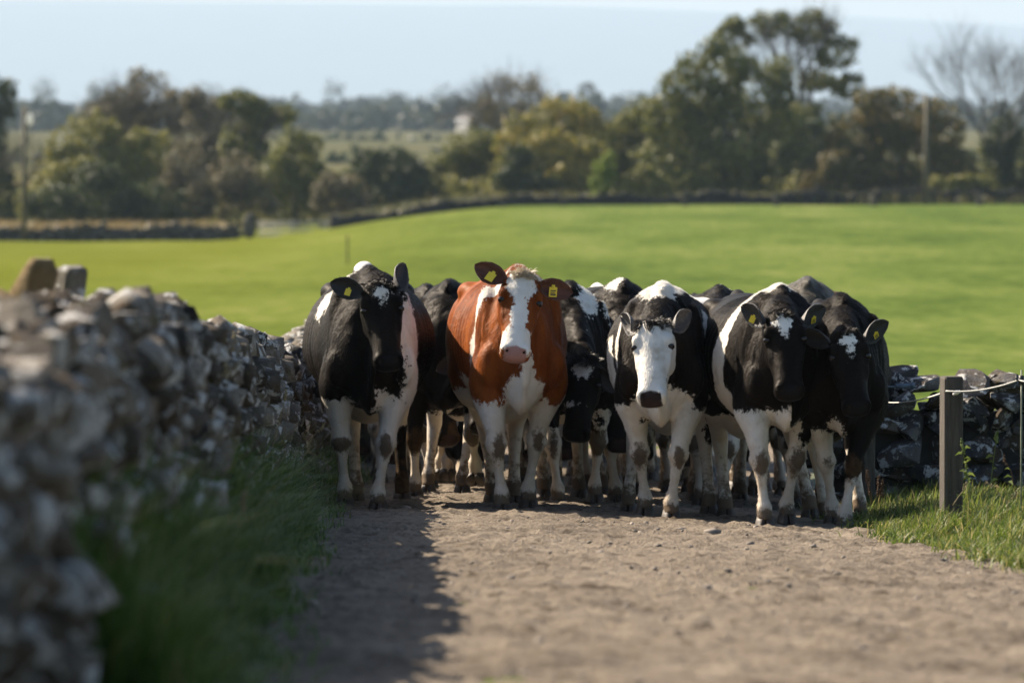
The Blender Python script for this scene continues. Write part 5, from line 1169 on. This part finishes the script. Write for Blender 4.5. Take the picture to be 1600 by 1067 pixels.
# sparse short tufts creeping over both edges of the lane
def creep(name, side, n, d0, d1, mat, seed):
    r = np.random.default_rng(seed); d = r.uniform(d0, d1, n); out = np.abs(r.normal(0, .11, n)); cl = fbm(np.stack([d * 2.7, out * 5, 0 * d], -1), seed, 3); ok = cl > .02 + out * .9; d, out = d[ok], out[ok]
    X = verge_l(d) + out - .02 if side < 0 else verge_r(d) - out + .02
    mb = MB(); V, q, t = blades(X, d, gz(X, d) + .01, r.uniform(.03, .11, len(d)), r.uniform(.004, .008, len(d)), seed, .8); mb.add(V, q, t); link(name, mb.mesh(name), mat, kind='stuff')
creep('edge_grass', -1, 16000, 12.5, 44, GR_L, 61); creep('edge_grass', 1, 12000, 22, 38, GR_R, 62)
# taller dead stalks and seed heads
STRAW = grass_mat('straw_stalk', [(0, (.22, .17, .08)), (1, (.42, .34, .18))], .25); DOCK = grass_mat('dead_dock', [(0, (.07, .035, .018)), (1, (.17, .09, .04))], .2); GSTEM = grass_mat('green_weed_stem', [(0, (.10, .15, .03)), (1, (.2, .24, .06))], .3)
def stalk(name, label, cat, group, base, tip, d, mat, head, leaves, rad=.0028, seed=0):
    rr = np.random.default_rng(seed + 900); b = gnd(base[0], d) if base[1] is None else px(base[0], base[1], d); t = px(tip[0], tip[1], d)
    if base[1] is None: b[2] += .06
    root = thing(name, tuple(b), label, cat, group); L = t - b; pts = spline([np.zeros(3), L * .35 + (rr.normal(0, .01), 0, .012), L * .7 + (rr.normal(0, .01), 0, .012), L], 14)
    mb = MB(); mb.tube(pts, np.linspace(rad, rad * .5, 14), 5); link('stem', mb.mesh('stem'), mat, root)
    mb = MB()
    if head[0] == 'spike':
        for c in range(head[1]):
            s_ = rr.uniform(head[2], 1); p = L * s_ + rr.normal(0, .004, 3); dr = np.array((rr.normal(0, .5), rr.normal(0, .5), 1)); dr /= np.linalg.norm(dr); wv = np.cross(dr, rr.normal(0, 1, 3)); wv = wv / np.linalg.norm(wv) * head[3] * .4
            mb.add([p - wv, p + wv, p + dr * head[3]], t=[[0, 1, 2]]); mb.ell(p + dr * head[3] * .4, (head[3] * .3,) * 2 + (head[3] * .5,), 5, 4)
        link('seed_head', mb.mesh('seed_head'), mat, root, kind='stuff')
    if leaves:
        mb = MB()
        for c in range(leaves):
            s_ = rr.uniform(.15, .95); p = pts[int(s_ * 13)]; a = rr.uniform(0, 6.28); dr = np.array((math.cos(a), math.sin(a) * .5, rr.uniform(-.1, .9))); dr /= np.linalg.norm(dr); ln = rr.uniform(.025, .06); sd = np.cross(dr, (0, 1, .3)); sd = sd / np.linalg.norm(sd) * ln * .16
            m_ = p + dr * ln * .5 + (0, 0, .008); mb.add([p, m_ - sd, p + dr * ln - (0, 0, ln * .2), m_ + sd], q=[[0, 1, 2, 3]])
        link('leaves', mb.mesh('leaves'), mat if rr.uniform() < .4 else GSTEM, root, kind='stuff')
    return root
G1 = 'weed stalks by the low wall'; G2 = 'dry grass stalks by the left wall'
stalk('weed_stalk', 'tall yellow green weed with small leaves just right of the timber post', 'weed', G1, (1528, 800), (1503, 690), 30.7, GSTEM, ('spike', 14, .8, .018), 9, .0034, 1)
stalk('weed_stalk', 'upright thin weed stalk with twin flower tips before the wall', 'weed', G1, (1543, 800), (1560, 672), 30.8, GSTEM, ('spike', 16, .85, .02), 5, .0032, 2)
stalk('weed_stalk', 'pale weed stalk leaning left across the sunny grass', 'weed', G1, (1590, 810), (1541, 752), 30.5, STRAW, ('spike', 6, .8, .014), 4, .0036, 3)
stalk('weed_stalk', 'bent straw coloured stalk leaning right towards the green stake', 'weed', G1, (1553, 815), (1592, 771), 30.5, STRAW, ('spike', 5, .8, .012), 3, .0036, 4)
stalk('weed_stalk', 'dark thin stalk leaning left in front of the right end of the wall', 'weed', G1, (1602, 795), (1569, 716), 30.9, DOCK, ('spike', 8, .85, .014), 3, .003, 5)
stalk('weed_stalk', 'short leafy weed at the foot of the timber post', 'weed', G1, (1515, 805), (1509, 728), 30.6, GSTEM, ('spike', 10, .7, .018), 8, .003, 6)
stalk('weed_stalk', 'short pale weed crossing the foot of the timber post leaning right', 'weed', G1, (1490, 790), (1513, 757), 30.6, STRAW, ('spike', 6, .7, .014), 3, .003, 26)
for i, (bx, by, tx, ty, lb) in enumerate(((1350, 800, 1343, 722, 'brown dead dock with crowded seeds against the far right cow'), (1362, 795, 1356, 735, 'brown dead dock in front of the thin lichened post'), (1372, 795, 1374, 745, 'small brown dock at the left foot of the low wall'), (1381, 792, 1379, 752, 'shortest brown dock beside the low dark wall'), (1342, 800, 1338, 735, 'slim brown dock touching the hoof of the far right cow'))):
    stalk('dead_dock', lb, 'weed', 'dead docks by the low wall', (bx, by), (tx, ty), 35.2, DOCK, ('spike', 60, .35, .012), 0, .004, 10 + i)
for i, (bx, by, tx, ty, d, lb, hd) in enumerate(((372, 880, 381, 772, 20.0, 'plump yellow seed head glowing in the shade beside the lane', 70), (345, 660, 366, 520, 24., 'tall dry grass stalk rising against the wall stones', 40), (283, 880, 279, 730, 17.0, 'blurred dry stalk low in the near grass', 40), (425, 700, 447, 612, 29., 'dry stalk leaning right near the far end of the wall', 26), (405, 720, 443, 690, 29., 'low brown stalk bent over the verge grass', 26), (296, 600, 281, 540, 21., 'short bright straw caught on the wall top', 14), (455, 745, 505, 665, 31.5, 'thin straw leaning towards the leftmost cow', 20), (330, 700, 352, 570, 22.5, 'thin dry stalk against the middle of the wall', 24))):
    stalk('grass_stalk', lb, 'grass stalk', G2, (bx, by), (tx, ty), d, STRAW, ('spike', hd, .72 if hd > 30 else .85, .013), 1, .0026, 30 + i)

# loose stones and clods on the lane
r = np.random.default_rng(41); mb = MB(); n = 1500
for i in range(n):
    d = r.uniform(13.5, 39); X = r.uniform(verge_l(d) + .02, verge_r(d)); s_ = abs(r.normal(.0, .0055)) + .003
    if r.uniform() < .03: s_ *= 2
    v, f = ROCK1[int(r.integers(10))]; sc = np.array((s_ * r.uniform(.8, 1.5), s_ * r.uniform(.8, 1.5), s_ * r.uniform(.5, .9))); mb.add(v * sc + (X, d, float(gz(X, d)) + .014 + s_ * .15), t=f)
CL = simple_mat('loose_clods', (.20, .17, .14), .9, .6, 9, .6, .01)
link('loose_clods', mb.mesh('loose_clods'), CL, kind='stuff')
